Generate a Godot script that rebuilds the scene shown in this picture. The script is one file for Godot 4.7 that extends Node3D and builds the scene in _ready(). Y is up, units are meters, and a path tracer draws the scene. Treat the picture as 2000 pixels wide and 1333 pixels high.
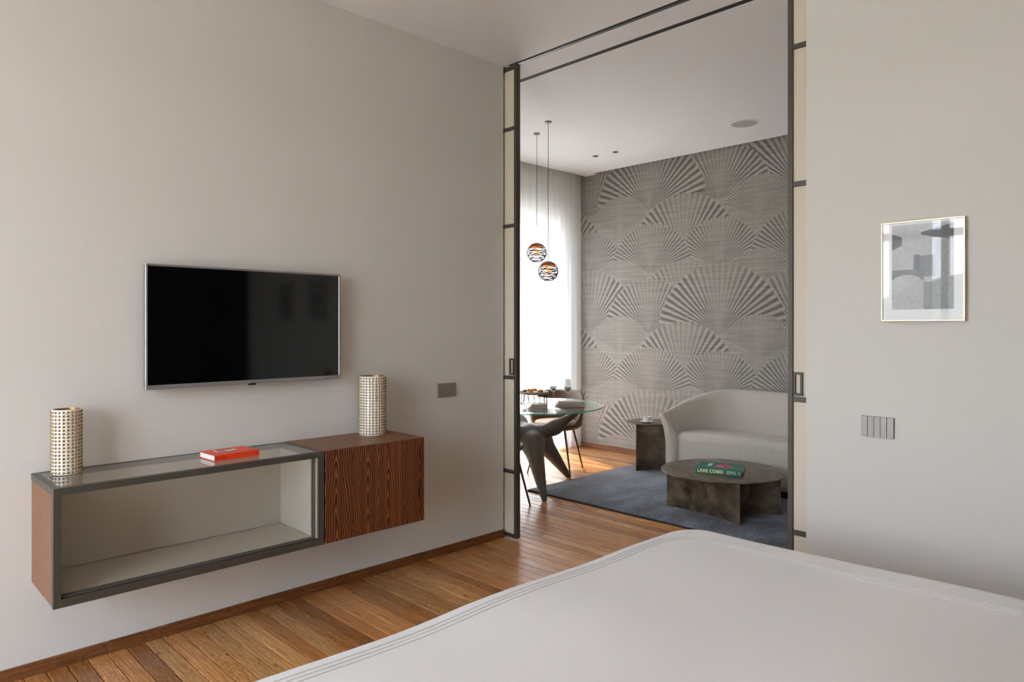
extends Node3D
# A hotel bedroom that opens through sliding doors onto a living room.
# x runs along the television wall towards the living room, -z runs towards the television wall, y is up.

const CEIL := 3.17
var rng := RandomNumberGenerator.new()
var taken := {}
var M := {}

# ------------------------------------------------------------------ helpers: nodes
func numbered(called: String) -> String:
	if not taken.has(called):
		taken[called] = 0
		return called
	taken[called] += 1
	return "%s_%03d" % [called, taken[called]]

func tag(o: Node3D, label: String, category: String, group := "") -> Node3D:
	o.set_meta("label", label)
	o.set_meta("category", category)
	if group != "":
		o.set_meta("group", group)
	return o

func thing(called: String, label: String, category: String, at := Vector3.ZERO, turn := 0.0, group := "") -> Node3D:
	var o := Node3D.new()
	o.name = numbered(called)
	add_child(o)
	o.position = at
	o.rotation.y = turn
	tag(o, label, category, group)
	return o

func part(called: String, s: SurfaceTool, m: Material, parent: Node3D) -> MeshInstance3D:
	var o := MeshInstance3D.new()
	s.generate_normals()
	s.index()
	o.mesh = s.commit()
	o.material_override = null
	o.mesh.surface_set_material(0, m)
	o.name = called
	parent.add_child(o, true)
	return o

func struct(called: String, s: SurfaceTool, m: Material, label: String, category := "structure") -> MeshInstance3D:
	var o := part(called, s, m, self)
	o.set_meta("kind", "structure")
	o.set_meta("label", label)
	o.set_meta("category", category)
	return o

func struct_root(called: String, label: String, category: String) -> Node3D:
	var o := Node3D.new()
	o.name = called
	add_child(o)
	o.set_meta("kind", "structure")
	o.set_meta("label", label)
	o.set_meta("category", category)
	return o

# ------------------------------------------------------------------ helpers: shapes
func mb() -> SurfaceTool:
	var s := SurfaceTool.new()
	s.begin(Mesh.PRIMITIVE_TRIANGLES)
	s.set_uv(Vector2.ZERO)
	return s

var grain_along := false

func planar(p: Vector3, n: Vector3) -> Vector2:
	if grain_along:
		return Vector2(p.y + 0.02, p.x if absf(n.x) < 0.5 else p.z)
	var a := n.abs()
	if a.x >= a.y and a.x >= a.z:
		return Vector2(p.z, -p.y)
	if a.y >= a.z:
		return Vector2(p.x, p.z)
	return Vector2(p.x, -p.y)

func face(s: SurfaceTool, pts: Array, out: Vector3, uvs := []) -> void:
	# a flat polygon that faces «out»
	var n: Vector3 = (pts[2] - pts[0]).cross(pts[1] - pts[0])
	var idx := range(pts.size())
	if n.dot(out) < 0.0:
		idx.reverse()
	s.set_smooth_group(-1)
	for i in range(1, pts.size() - 1):
		for k in [idx[0], idx[i], idx[i + 1]]:
			s.set_uv(uvs[k] if uvs.size() else planar(pts[k], out))
			s.add_vertex(pts[k])

func bx(s: SurfaceTool, c: Vector3, size: Vector3, b := 0.0) -> void:
	# a box with chamfered edges
	var h := size * 0.5
	if b <= 0.0:
		for ax in 3:
			for sg in [-1.0, 1.0]:
				var n := Vector3.ZERO
				n[ax] = sg
				var u := (ax + 1) % 3
				var v := (ax + 2) % 3
				var q := []
				for k in [[-1, -1], [1, -1], [1, 1], [-1, 1]]:
					var p := Vector3.ZERO
					p[ax] = sg * h[ax]
					p[u] = k[0] * h[u]
					p[v] = k[1] * h[v]
					q.append(c + p)
				face(s, q, n)
		return
	for ax in 3:
		var u := (ax + 1) % 3
		var v := (ax + 2) % 3
		for sg in [-1.0, 1.0]:
			var n := Vector3.ZERO
			n[ax] = sg
			var q := []
			for k in [[-1, -1], [1, -1], [1, 1], [-1, 1]]:
				var p := Vector3.ZERO
				p[ax] = sg * h[ax]
				p[u] = k[0] * (h[u] - b)
				p[v] = k[1] * (h[v] - b)
				q.append(c + p)
			face(s, q, n)
		for su in [-1.0, 1.0]:
			for sv in [-1.0, 1.0]:
				var q := []
				for k in [[-1, 0], [1, 0], [1, 1], [-1, 1]]:
					var p := Vector3.ZERO
					p[ax] = k[0] * (h[ax] - b)
					p[u] = su * (h[u] - (b if k[1] == 1 else 0.0))
					p[v] = sv * (h[v] - (0.0 if k[1] == 1 else b))
					q.append(c + p)
				var n := Vector3.ZERO
				n[u] = su
				n[v] = sv
				face(s, q, n)
	for sx in [-1.0, 1.0]:
		for sy in [-1.0, 1.0]:
			for sz in [-1.0, 1.0]:
				var sg := Vector3(sx, sy, sz)
				face(s, [c + sg * (h - Vector3(0, b, b)), c + sg * (h - Vector3(b, 0, b)), c + sg * (h - Vector3(b, b, 0))], sg)

func span(s: SurfaceTool, a: Vector3, b: Vector3, bevel := 0.0) -> void:
	bx(s, (a + b) * 0.5, (b - a).abs(), bevel)

func marks(h: float, r: float, k: int, inner: int) -> Array:
	var out := []
	for i in k:
		out.append(-h + r * (1.0 - tan(PI / 4.0 * (1.0 - float(i) / k))))
	for i in inner + 1:
		out.append(lerpf(-h + r, h - r, float(i) / inner))
	for i in range(1, k + 1):
		out.append(h - r + r * tan(PI / 4.0 * float(i) / k))
	return out

func soft_box(s: SurfaceTool, c: Vector3, size: Vector3, r: float, k := 4, inner := 1, bend = null) -> void:
	# a box whose edges and corners are rounded off with radius r
	var h := size * 0.5
	var core := h - Vector3(r, r, r)
	var lists := [marks(h.x, r, k, inner), marks(h.y, r, k, inner), marks(h.z, r, k, inner)]
	s.set_smooth_group(0)
	for ax in 3:
		var u := (ax + 1) % 3
		var v := (ax + 2) % 3
		var lu: Array = lists[u]
		var lv: Array = lists[v]
		for sg in [-1.0, 1.0]:
			var grid := []
			for a in lu:
				var row := []
				for b in lv:
					var q := Vector3.ZERO
					q[ax] = sg * h[ax]
					q[u] = a
					q[v] = b
					var cl := q.clamp(-core, core)
					var p := cl + (q - cl).normalized() * r
					if bend != null:
						p = bend.call(p)
					row.append(c + p)
				grid.append(row)
			for i in lu.size() - 1:
				for j in lv.size() - 1:
					var q := [grid[i][j], grid[i + 1][j], grid[i + 1][j + 1], grid[i][j + 1]]
					var order := [0, 1, 2, 0, 2, 3] if sg < 0 else [0, 2, 1, 0, 3, 2]
					for o in order:
						s.set_uv(planar(q[o], Vector3(1 if ax == 0 else 0, 1 if ax == 1 else 0, 1 if ax == 2 else 0)))
						s.add_vertex(q[o])

func tube(s: SurfaceTool, path: Array, radii, sides := 8, closed := false, flat := 1.0) -> void:
	var n := path.size()
	var rings := []
	var up := Vector3.UP
	for i in n:
		var a: Vector3 = path[(i - 1 + n) % n] if closed or i > 0 else path[i]
		var b: Vector3 = path[(i + 1) % n] if closed or i < n - 1 else path[i]
		var t := (b - a).normalized()
		if i == 0:
			up = Vector3.UP if absf(t.y) < 0.9 else Vector3.RIGHT
		var side := t.cross(up).normalized()
		up = side.cross(t).normalized()
		var r: float = radii[i] if radii is Array else radii
		var ring := []
		for k in sides:
			var w := TAU * k / sides
			ring.append(path[i] + (side * cos(w) + up * sin(w) * flat) * r)
		rings.append(ring)
	s.set_smooth_group(0)
	for i in (n if closed else n - 1):
		var p: Array = rings[i]
		var q: Array = rings[(i + 1) % n]
		for k in sides:
			var l := (k + 1) % sides
			for v in [[p, k, i], [q, l, i + 1], [q, k, i + 1], [p, k, i], [p, l, i], [q, l, i + 1]]:
				s.set_uv(Vector2(float(v[1]) / sides, v[2]))
				s.add_vertex(v[0][v[1]])
	if not closed:
		var t0: Vector3 = path[0] - path[1]
		var t1: Vector3 = path[n - 1] - path[n - 2]
		face(s, rings[0], t0)
		face(s, rings[n - 1], t1)

func lathe(s: SurfaceTool, profile: Array, c := Vector3.ZERO, segs := 32, from := 0.0, to := TAU) -> void:
	# profile: [radius, height] pairs from the outside bottom upwards (outside faces away from the axis)
	var group := 0
	for i in profile.size() - 1:
		if i > 0:
			var d0 := Vector2(profile[i][0] - profile[i - 1][0], profile[i][1] - profile[i - 1][1])
			var d1 := Vector2(profile[i + 1][0] - profile[i][0], profile[i + 1][1] - profile[i][1])
			if absf(d0.angle_to(d1)) > 0.7:
				group += 1
		s.set_smooth_group(group)
		for k in segs:
			var a := lerpf(from, to, float(k) / segs)
			var b := lerpf(from, to, float(k + 1) / segs)
			var p0 := c + Vector3(cos(a) * profile[i][0], profile[i][1], sin(a) * profile[i][0])
			var p1 := c + Vector3(cos(b) * profile[i][0], profile[i][1], sin(b) * profile[i][0])
			var q0 := c + Vector3(cos(a) * profile[i + 1][0], profile[i + 1][1], sin(a) * profile[i + 1][0])
			var q1 := c + Vector3(cos(b) * profile[i + 1][0], profile[i + 1][1], sin(b) * profile[i + 1][0])
			var tris := []
			if profile[i][0] > 1e-6:
				tris.append([p0, q1, p1] if profile[i + 1][0] > 1e-6 else [p0, q0, p1])
			if profile[i + 1][0] > 1e-6:
				tris.append([p0, q0, q1])
			for t in tris:
				for v in t:
					s.set_uv(Vector2(v.x, v.z))
					s.add_vertex(v)

func prism(s: SurfaceTool, poly: PackedVector2Array, y0: float, y1: float, smooth := false) -> void:
	# a polygon in (x, z), extruded upwards
	var tri := Geometry2D.triangulate_polygon(poly)
	for i in range(0, tri.size(), 3):
		for e in [[y0, Vector3.DOWN], [y1, Vector3.UP]]:
			var q := []
			for k in 3:
				var p := poly[tri[i + k]]
				q.append(Vector3(p.x, e[0], p.y))
			face(s, q, e[1])
	var n := poly.size()
	var area := 0.0
	for i in n:
		area += poly[i].cross(poly[(i + 1) % n])
	for i in n:
		var a := poly[i]
		var b := poly[(i + 1) % n]
		var d := b - a
		var out := Vector3(d.y, 0, -d.x) * signf(area)
		var q := [Vector3(a.x, y0, a.y), Vector3(b.x, y0, b.y), Vector3(b.x, y1, b.y), Vector3(a.x, y1, a.y)]
		if not smooth:
			face(s, q, out)
		else:
			s.set_smooth_group(7)
			var nn: Vector3 = (q[2] - q[0]).cross(q[1] - q[0])
			var order := [0, 1, 2, 0, 2, 3] if nn.dot(out) > 0 else [0, 2, 1, 0, 3, 2]
			for o in order:
				s.set_uv(planar(q[o], out))
				s.add_vertex(q[o])

func nets(origin: Vector3, dims: Vector3i, cell: float, field: Callable) -> SurfaceTool:
	# surface nets of a signed distance field
	var nx := dims.x + 1
	var ny := dims.y + 1
	var nz := dims.z + 1
	var val := PackedFloat32Array()
	val.resize(nx * ny * nz)
	for k in nz:
		for j in ny:
			for i in nx:
				val[(k * ny + j) * nx + i] = field.call(origin + Vector3(i, j, k) * cell)
	var at := {}
	var steps := [0, 1, nx, nx + 1, nx * ny, nx * ny + 1, nx * ny + nx, nx * ny + nx + 1]
	for k in dims.z:
		for j in dims.y:
			for i in dims.x:
				var b := (k * ny + j) * nx + i
				var inside := 0
				for st in steps:
					if val[b + st] < 0.0:
						inside += 1
				if inside == 0 or inside == 8:
					continue
				var sum := Vector3.ZERO
				var n := 0
				for e in [[0, 1], [2, 3], [4, 5], [6, 7], [0, 2], [1, 3], [4, 6], [5, 7], [0, 4], [1, 5], [2, 6], [3, 7]]:
					var va := val[b + steps[e[0]]]
					var vb := val[b + steps[e[1]]]
					if (va < 0.0) != (vb < 0.0):
						var t := va / (va - vb)
						var pa := Vector3(e[0] & 1, (e[0] >> 1) & 1, e[0] >> 2)
						var pb := Vector3(e[1] & 1, (e[1] >> 1) & 1, e[1] >> 2)
						sum += pa.lerp(pb, t)
						n += 1
				at[b] = origin + (Vector3(i, j, k) + sum / n) * cell
	var s := mb()
	s.set_smooth_group(0)
	for k in range(1, dims.z):
		for j in range(1, dims.y):
			for i in range(1, dims.x):
				var b := (k * ny + j) * nx + i
				for ax in [[1, nx, nx * ny], [nx, nx * ny, 1], [nx * ny, 1, nx]]:
					var inside: bool = val[b] < 0.0
					if inside == (val[b + ax[0]] < 0.0):
						continue
					var q := [at.get(b), at.get(b - ax[1]), at.get(b - ax[1] - ax[2]), at.get(b - ax[2])]
					if q.has(null):
						continue
					for o in ([0, 2, 1, 0, 3, 2] if inside else [0, 1, 2, 0, 2, 3]):
						s.add_vertex(q[o])
	return s

func capsule(p: Vector3, a: Vector3, b: Vector3, ra: float, rb: float) -> float:
	var ab := b - a
	var t := clampf((p - a).dot(ab) / ab.length_squared(), 0.0, 1.0)
	return (p - a - ab * t).length() - lerpf(ra, rb, t)

func smin(a: float, b: float, k: float) -> float:
	var h := clampf(0.5 + 0.5 * (b - a) / k, 0.0, 1.0)
	return lerpf(b, a, h) - k * h * (1.0 - h)

func lettering(text: String, size: float, m: Material, parent: Node3D, at: Vector3, basis: Basis, bold := true, depth := 0.0006) -> MeshInstance3D:
	var t := TextMesh.new()
	var f := SystemFont.new()
	f.font_names = PackedStringArray(["Droid Sans"])
	f.font_weight = 800 if bold else 400
	t.font = f
	t.text = text
	t.font_size = 64
	t.pixel_size = size / 64.0
	t.depth = depth
	t.material = m
	var o := MeshInstance3D.new()
	o.mesh = t
	o.name = "lettering"
	parent.add_child(o, true)
	o.transform = Transform3D(basis, at)
	return o

# ------------------------------------------------------------------ helpers: materials and textures
func mat(called: String, c: Color, rough := 0.6, metal := 0.0) -> StandardMaterial3D:
	var m := StandardMaterial3D.new()
	m.resource_name = called
	m.albedo_color = c
	m.roughness = rough
	m.metallic = metal
	M[called] = m
	return m

func pane(called: String, c: Color, alpha: float, rough := 0.02) -> StandardMaterial3D:
	var m := mat(called, Color(c.r, c.g, c.b, alpha), rough)
	m.transparency = BaseMaterial3D.TRANSPARENCY_ALPHA
	return m

func noise(seed_value: int, freq: float, octaves := 3) -> FastNoiseLite:
	var n := FastNoiseLite.new()
	n.seed = seed_value
	n.noise_type = FastNoiseLite.TYPE_SIMPLEX_SMOOTH
	n.frequency = freq
	n.fractal_octaves = octaves
	return n

func picture(w: int, h: int, data: PackedByteArray, three := true) -> ImageTexture:
	return ImageTexture.create_from_image(Image.create_from_data(w, h, false, Image.FORMAT_RGB8 if three else Image.FORMAT_L8, data))

func oak(seed_value: int) -> ImageTexture:
	# oak boards, 0.36 m wide (four boards side by side) and 1.6 m long
	var w := 256
	var h := 768
	var warp := noise(seed_value, 1.0, 3)
	var fibre := noise(seed_value + 7, 1.0, 2)
	var d := PackedByteArray()
	d.resize(w * h * 3)
	var knots := []
	var r := RandomNumberGenerator.new()
	r.seed = seed_value
	for k in 3:
		knots.append([r.randf() * 0.36, r.randf() * 1.6, r.randf_range(0.002, 0.006)])
	var tone := [0.96, 1.05, 0.9, 1.0]
	for y in h:
		var py := y * 1.6 / h
		for x in w:
			var px := x * 0.36 / w
			var board := int(px / 0.09)
			var c := fmod(px, 0.09) - 0.045 + 0.02 * sin(board * 2.1 + seed_value)
			var wob := warp.get_noise_2d(px * 9.0 + board * 31.0, py * 2.3)
			var ring := c * c * 260.0 + py * (1.2 if board % 2 == 0 else -1.0) + wob * 1.7
			if board == 1:
				ring = c * 55.0 + wob * 2.2
			var band := absf(fposmod(ring * 2.2, 1.0) - 0.5) * 2.0
			var fine := fibre.get_noise_2d(px * 300.0, py * 8.0)
			var coarse := fibre.get_noise_2d(px * 60.0 + 90.0, py * 3.0)
			var v: float = tone[board] * (0.85 + 0.15 * band + 0.09 * fine + 0.15 * coarse)
			for kn in knots:
				var dd := Vector2((px - kn[0]) * 1.0, (py - kn[1]) * 0.55).length()
				if dd < kn[2] * 3.0:
					v *= lerpf(0.55, 1.0, smoothstep(kn[2] * 0.5, kn[2] * 3.0, dd))
			v = clampf(v, 0.05, 1.2)
			var o := (y * w + x) * 3
			d[o] = clampi(int(v * 213.0), 0, 255)
			d[o + 1] = clampi(int(pow(v, 1.12) * 207.0), 0, 255)
			d[o + 2] = clampi(int(pow(v, 1.3) * 196.0), 0, 255)
	return picture(w, h, d)

func ash_veneer(light: bool) -> ImageTexture:
	# dark stained ash, cathedral grain, four book-matched strips over 0.6 m, 0.45 m high
	var w := 600
	var h := 450
	var warp := noise(41, 1.0, 3)
	var d := PackedByteArray()
	d.resize(w * h * 3)
	var hearts := [0.063, 0.243, 0.361, 0.563]
	for y in h:
		var py := y * 0.001
		for x in w:
			var px := x * 0.001
			var near := 0
			for i in 4:
				if absf(px - hearts[i]) < absf(px - hearts[near]):
					near = i
			var wob := warp.get_noise_2d(px * 9.0 + near * 17.0, py * 4.0)
			var c: float = (px - hearts[near] + 0.006 * warp.get_noise_2d(py * 5.0, near * 9.0)) / 0.0125
			var ring := sqrt(c * c + 0.16) - py * 10.5 + wob * 0.7 + near * 0.37
			var f := fposmod(ring, 1.0)
			var dark := smoothstep(0.30, 0.92, f) * (1.0 - smoothstep(0.95, 1.0, f))
			var pore := warp.get_noise_2d(px * 900.0, py * 30.0)
			var v := 1.0 - 0.72 * dark + 0.16 * pore + 0.22 * warp.get_noise_2d(px * 22.0, 3.0)
			if light:  # paler copy of the veneer, window light put into its tone
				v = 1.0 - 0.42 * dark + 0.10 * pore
			v = clampf(v, 0.12, 1.25)
			var o := (y * w + x) * 3
			d[o] = clampi(int(v * 205.0), 0, 255)
			d[o + 1] = clampi(int(pow(v, 1.15) * 200.0), 0, 255)
			d[o + 2] = clampi(int(pow(v, 1.3) * 195.0), 0, 255)
	return picture(w, h, d)

func fan_wallpaper() -> ImageTexture:
	# printed palm fans on linen: 3.3 m (two repeats) by 3.2 m
	var ppm := 320.0
	var w := int(3.3 * ppm)
	var h := int(3.2 * ppm)
	var tone := PackedFloat32Array()
	tone.resize(w * h)
	tone.fill(0.86)
	var fans := []
	for shift in [-1.65, 0.0, 1.65, 3.3]:
		for k in range(-1, 3):
			var y0 := 2.69 - 1.335 * k
			var big := k % 2 == 0
			fans.append([-3.53 + shift, y0 + 0.004 * absf(shift) + (0.001 if big else -0.002), 0.57 if big else 0.72, 82.0, 27, 1.0])
			fans.append([-4.36 + shift, y0 + 0.004 * absf(shift), 0.72 if big else 0.60, 82.0, 27, 1.0])
			fans.append([-4.745 + shift, y0 - 0.235, 0.425, 66.0, 34, 0.6])
			fans.append([-3.94 + shift, y0 - 0.54, 0.665, 56.0, 18, 1.0])
			fans.append([-3.94 + shift, y0 - 1.20, 0.62, 56.0, 18, 0.7])
			fans.append([-3.53 + shift, y0 - 0.65, 0.485, 74.0, 28, 0.85])
			fans.append([-4.34 + shift, y0 - 0.69, 0.54, 74.0, 30, 0.85])
			fans.append([-4.745 + shift, y0 - 0.94, 0.425, 66.0, 34, 0.55])
	fans.sort_custom(func(a, b): return a[1] > b[1])
	for f in fans:
		var r: float = f[2]
		var half := deg_to_rad(f[3])
		var ribs: float = f[4]
		var x0 := int((f[0] - r + 5.5) * ppm)
		var x1 := int((f[0] + r + 5.5) * ppm) + 1
		var y0 := int((3.2 - f[1] - r) * ppm)
		var y1 := int((3.2 - f[1] + 0.02) * ppm) + 1
		if y1 < 0 or y0 >= h or x1 < 0 or x0 >= w:
			continue
		for y in range(maxi(y0, 0), mini(y1, h)):
			var dy: float = 3.2 - y / ppm - f[1]
			for x in range(maxi(x0, 0), mini(x1, w)):
				var dx: float = x / ppm - 5.5 - f[0]
				var rr := dx * dx + dy * dy
				if rr > r * r:
					continue
				var th := atan2(dx, dy)
				if absf(th) > half:
					continue
				rr = sqrt(rr)
				var q := (th / half + 1.0) * 0.5 * ribs
				var fr := q - floorf(q)
				# straight rib ends
				var lobe := (fr - 0.5) * (2.0 * half / ribs)
				if rr * cos(lobe) > r * (0.985 if fr < 0.55 else 0.955):
					continue
				var side := smoothstep(0.12, 0.75, absf(th))
				var depth: float = lerpf(0.08, 0.29, side) * f[5]
				var stripe := smoothstep(0.42, 0.56, fr) * (1.0 - smoothstep(0.88, 1.0, fr))
				var lit := smoothstep(0.0, 0.12, fr) * (1.0 - smoothstep(0.30, 0.42, fr))
				tone[y * w + x] = 0.88 + 0.07 * lit * side - depth * stripe
	var weave := RandomNumberGenerator.new()
	weave.seed = 5
	var cols := []
	for x in w:
		cols.append(weave.randf_range(-0.035, 0.035))
	var slub := noise(9, 0.02, 2)
	var d := PackedByteArray()
	d.resize(w * h * 3)
	for y in h:
		var row := weave.randf_range(-0.045, 0.045)
		for x in w:
			var v: float = tone[y * w + x] + cols[x] + row + slub.get_noise_2d(x * 0.3, y * 6.0) * 0.06 + weave.randf_range(-0.02, 0.02)
			var o := (y * w + x) * 3
			d[o] = clampi(int(v * 170.0), 0, 255)
			d[o + 1] = clampi(int(v * 163.0), 0, 255)
			d[o + 2] = clampi(int(v * 155.0), 0, 255)
	return picture(w, h, d)

func linen(scale_dark: float) -> ImageTexture:
	var w := 256
	var r := RandomNumberGenerator.new()
	r.seed = 77
	var cols := []
	for x in w:
		cols.append(r.randf_range(-1.0, 1.0))
	var d := PackedByteArray()
	d.resize(w * w)
	for y in w:
		var row := r.randf_range(-1.0, 1.0)
		for x in w:
			var over := 1.0 if (x / 2 + y / 2) % 2 == 0 else -1.0
			var v: float = 1.0 - scale_dark * (0.5 + 0.14 * cols[x] + 0.10 * row + 0.12 * over + 0.15 * r.randf_range(-1.0, 1.0))
			d[y * w + x] = clampi(int(v * 255.0), 0, 255)
	return picture(w, w, d, false)

func rug_picture() -> ImageTexture:
	var w := 768
	var a := noise(21, 1.0, 4)
	var d := PackedByteArray()
	d.resize(w * w * 3)
	for y in w:
		for x in w:
			var px := x * 2.4 / w
			var py := y * 2.4 / w
			var sweep := a.get_noise_2d(px * 1.6 + 0.5 * a.get_noise_2d(px, py), py * 3.4)
			var tuft := a.get_noise_2d(px * 16.0 + py * 5.0, py * 42.0)
			var pile := a.get_noise_2d(px * 120.0, py * 120.0)
			var v := 0.64 + 0.42 * sweep + 0.30 * tuft + 0.16 * pile
			var o := (y * w + x) * 3
			d[o] = clampi(int(v * 118.0), 0, 255)
			d[o + 1] = clampi(int(v * 126.0), 0, 255)
			d[o + 2] = clampi(int(v * 146.0), 0, 255)
	return picture(w, w, d)

func patina() -> ImageTexture:
	var w := 256
	var a := noise(33, 1.0, 4)
	var d := PackedByteArray()
	d.resize(w * w * 3)
	for y in w:
		for x in w:
			var v := 0.72 + 0.42 * a.get_noise_2d(x * 0.016, y * 0.016) + 0.10 * a.get_noise_2d(x * 0.02, y * 0.5)
			var o := (y * w + x) * 3
			d[o] = clampi(int(v * 205.0), 0, 255)
			d[o + 1] = clampi(int(v * 198.0), 0, 255)
			d[o + 2] = clampi(int(v * 188.0), 0, 255)
	return picture(w, w, d)

func grey_print(kind: int) -> ImageTexture:
	# a pale black-and-white photograph: eaves, a lantern, a wall with an arch
	var w := 200
	var h := 280
	var a := noise(60 + kind, 0.05, 3)
	var d := PackedByteArray()
	d.resize(w * h)
	for y in h:
		for x in w:
			var p := Vector2(float(x) / w, float(y) / h)
			if kind == 1:
				p.x = 1.0 - p.x
			var v := 0.70 + 0.05 * a.get_noise_2d(x, y)
			if p.x < 0.16 and p.y > 0.10 + p.x * 0.25 and p.y < 0.29 - p.x * 0.3:
				v = 0.30
			if p.x > 0.48 and p.y < 0.13 + 0.16 * (p.x - 0.48) and p.y > 0.10 - 0.16 * (p.x - 0.48):
				v = 0.36
			if p.x > 0.36 and p.x < 0.46 and p.y > 0.36 and p.y < 0.56:
				v = 0.34 + 0.16 * a.get_noise_2d(x * 4.0, y * 4.0)
			if p.x >= 0.46 and p.x < 0.70 and p.y > 0.37 and p.y < 0.62:
				v = 0.46 + 0.12 * a.get_noise_2d(x * 3.0, y * 3.0)
			var arch := Vector2((p.x - 0.25) / 0.29, (p.y - 0.72) / 0.13).length()
			if p.y > 0.53 and p.y < 0.66 and p.x < 0.52 and arch > 1.0:
				v = 0.42 + 0.08 * a.get_noise_2d(x * 2.0, y * 2.0)
			if p.x > 0.52 and p.x < 0.70 and p.y > 0.68:
				v = 0.56
			if p.x >= 0.70 and p.y > 0.2:
				v = 0.58 + 0.06 * a.get_noise_2d(x * 2.0, y)
			d[y * w + x] = clampi(int(v * 255.0), 0, 255)
	return picture(w, h, d, false)

func textured(called: String, t: Texture2D, tint: Color, rough: float, metal := 0.0, scale := Vector3.ONE) -> StandardMaterial3D:
	var m := mat(called, tint, rough, metal)
	m.albedo_texture = t
	m.uv1_scale = scale
	return m

func make_materials() -> void:
	mat("wall_paint", Color(0.84, 0.828, 0.80), 0.85)
	mat("ceiling_paint", Color(0.92, 0.91, 0.90), 0.9)
	mat("dark_panel", Color(0.13, 0.115, 0.10), 0.6)
	mat("outer_wall", Color(0.78, 0.75, 0.70), 0.9)
	mat("door_metal", Color(0.33, 0.31, 0.285), 0.42, 0.45)
	mat("black_metal", Color(0.05, 0.047, 0.043), 0.7, 0.0)
	mat("grey_metal", Color(0.33, 0.32, 0.31), 0.4, 0.6)
	var cream := mat("cream_panel", Color(0.85, 0.81, 0.725), 0.55)
	cream.backlight_enabled = true
	cream.backlight = Color(0.30, 0.28, 0.245)
	mat("gunmetal", Color(0.33, 0.315, 0.285), 0.40, 0.4)
	mat("taupe_lacquer", Color(0.68, 0.645, 0.585), 0.45)
	pane("clear_glass", Color(0.95, 0.97, 0.96), 0.04)
	pane("stem_glass", Color(0.50, 0.52, 0.55), 0.16)
	pane("table_glass", Color(0.80, 0.93, 0.90), 0.08)
	mat("glass_edge", Color(0.36, 0.76, 0.69, 0.85), 0.3).transparency = BaseMaterial3D.TRANSPARENCY_ALPHA
	pane("refraction_dark", Color(0.10, 0.11, 0.14), 0.62)  # dark tone painting the refraction low in the glass bowls
	mat("screen_black", Color(0.018, 0.017, 0.016), 0.06)
	mat("silver", Color(0.66, 0.65, 0.64), 0.35, 0.75)
	mat("white_ceramic", Color(0.90, 0.885, 0.85), 0.22)
	mat("porcelain", Color(0.92, 0.91, 0.89), 0.15)
	mat("gold_glaze", Color(0.60, 0.46, 0.29), 0.4, 0.8)
	mat("stud_glaze", Color(0.66, 0.55, 0.38), 0.18, 0.9)
	mat("orange_cover", Color(0.93, 0.27, 0.09), 0.4)
	mat("orange_ink", Color(0.80, 0.14, 0.05), 0.5)
	mat("paper", Color(0.93, 0.92, 0.90), 0.9)
	mat("dark_ink", Color(0.22, 0.2, 0.17), 0.7)
	mat("green_cover", Color(0.05, 0.42, 0.34), 0.45)
	mat("pink_ink", Color(0.86, 0.46, 0.64), 0.6)
	mat("red_ink", Color(0.72, 0.05, 0.30), 0.6)
	mat("white_ink", Color(0.95, 0.95, 0.92), 0.6)
	mat("cream_ink", Color(0.96, 0.90, 0.66), 0.6)
	mat("switch_plate", Color(0.60, 0.58, 0.555), 0.4, 0.35)
	mat("champagne", Color(0.80, 0.74, 0.62), 0.3, 0.7)
	mat("mat_board", Color(0.92, 0.92, 0.92), 0.9)
	var cotton := mat("white_cotton", Color(0.90, 0.89, 0.88), 0.9)
	cotton.rim_enabled = true
	cotton.rim = 0.2
	mat("stitching", Color(0.87, 0.86, 0.85), 0.85)
	mat("bed_base", Color(0.55, 0.51, 0.46), 0.9)
	var sheer := mat("sheer", Color(0.95, 0.95, 0.94, 0.85), 0.9)
	sheer.transparency = BaseMaterial3D.TRANSPARENCY_ALPHA
	sheer.backlight_enabled = true
	sheer.backlight = Color(0.75, 0.75, 0.75)
	mat("window_white", Color(0.80, 0.79, 0.77), 0.5)
	mat("copper", Color(0.58, 0.41, 0.30), 0.35, 0.8)
	mat("web_dark", Color(0.10, 0.085, 0.07), 0.4, 0.5)
	mat("cord", Color(0.35, 0.33, 0.30), 0.5)
	mat("dark_wire", Color(0.26, 0.23, 0.20), 0.45, 0.3)
	mat("nickel", Color(0.45, 0.43, 0.40), 0.35, 0.8)
	var bulb := mat("bulb_glow", Color(1.0, 0.85, 0.66), 0.4)
	bulb.emission_enabled = true
	bulb.emission = Color(1.0, 0.62, 0.32)
	bulb.emission_energy_multiplier = 1.3
	var shade := mat("lamp_shade", Color(0.90, 0.84, 0.74), 0.9)
	shade.backlight_enabled = true
	shade.backlight = Color(1.0, 0.95, 0.86)
	mat("speaker_grille", Color(0.70, 0.70, 0.70), 0.7)
	mat("concrete", Color(0.42, 0.40, 0.375), 0.42)
	mat("chair_leather", Color(0.40, 0.315, 0.235), 0.5)
	mat("chair_seat", Color(0.62, 0.56, 0.49), 0.8)
	mat("bronze_leg", Color(0.42, 0.32, 0.22), 0.35, 0.8)
	mat("linen_napkin", Color(0.80, 0.775, 0.74), 0.95)
	mat("plate_grey", Color(0.42, 0.39, 0.36), 0.3)
	mat("board_grey", Color(0.62, 0.58, 0.53), 0.6)
	mat("pastry", Color(0.88, 0.60, 0.15), 0.6)
	mat("pastry_dark", Color(0.35, 0.20, 0.08), 0.6)
	mat("red_lamp", Color(0.8, 0.1, 0.08), 0.3)
	mat("hill_forest", Color(0.37, 0.42, 0.38), 1.0)
	var oak_a := oak(3)
	var oak_b := oak(11)
	var tints := [Color(0.98, 0.715, 0.455), Color(0.92, 0.65, 0.40), Color(1.0, 0.77, 0.515), Color(0.85, 0.585, 0.355)]
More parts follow.
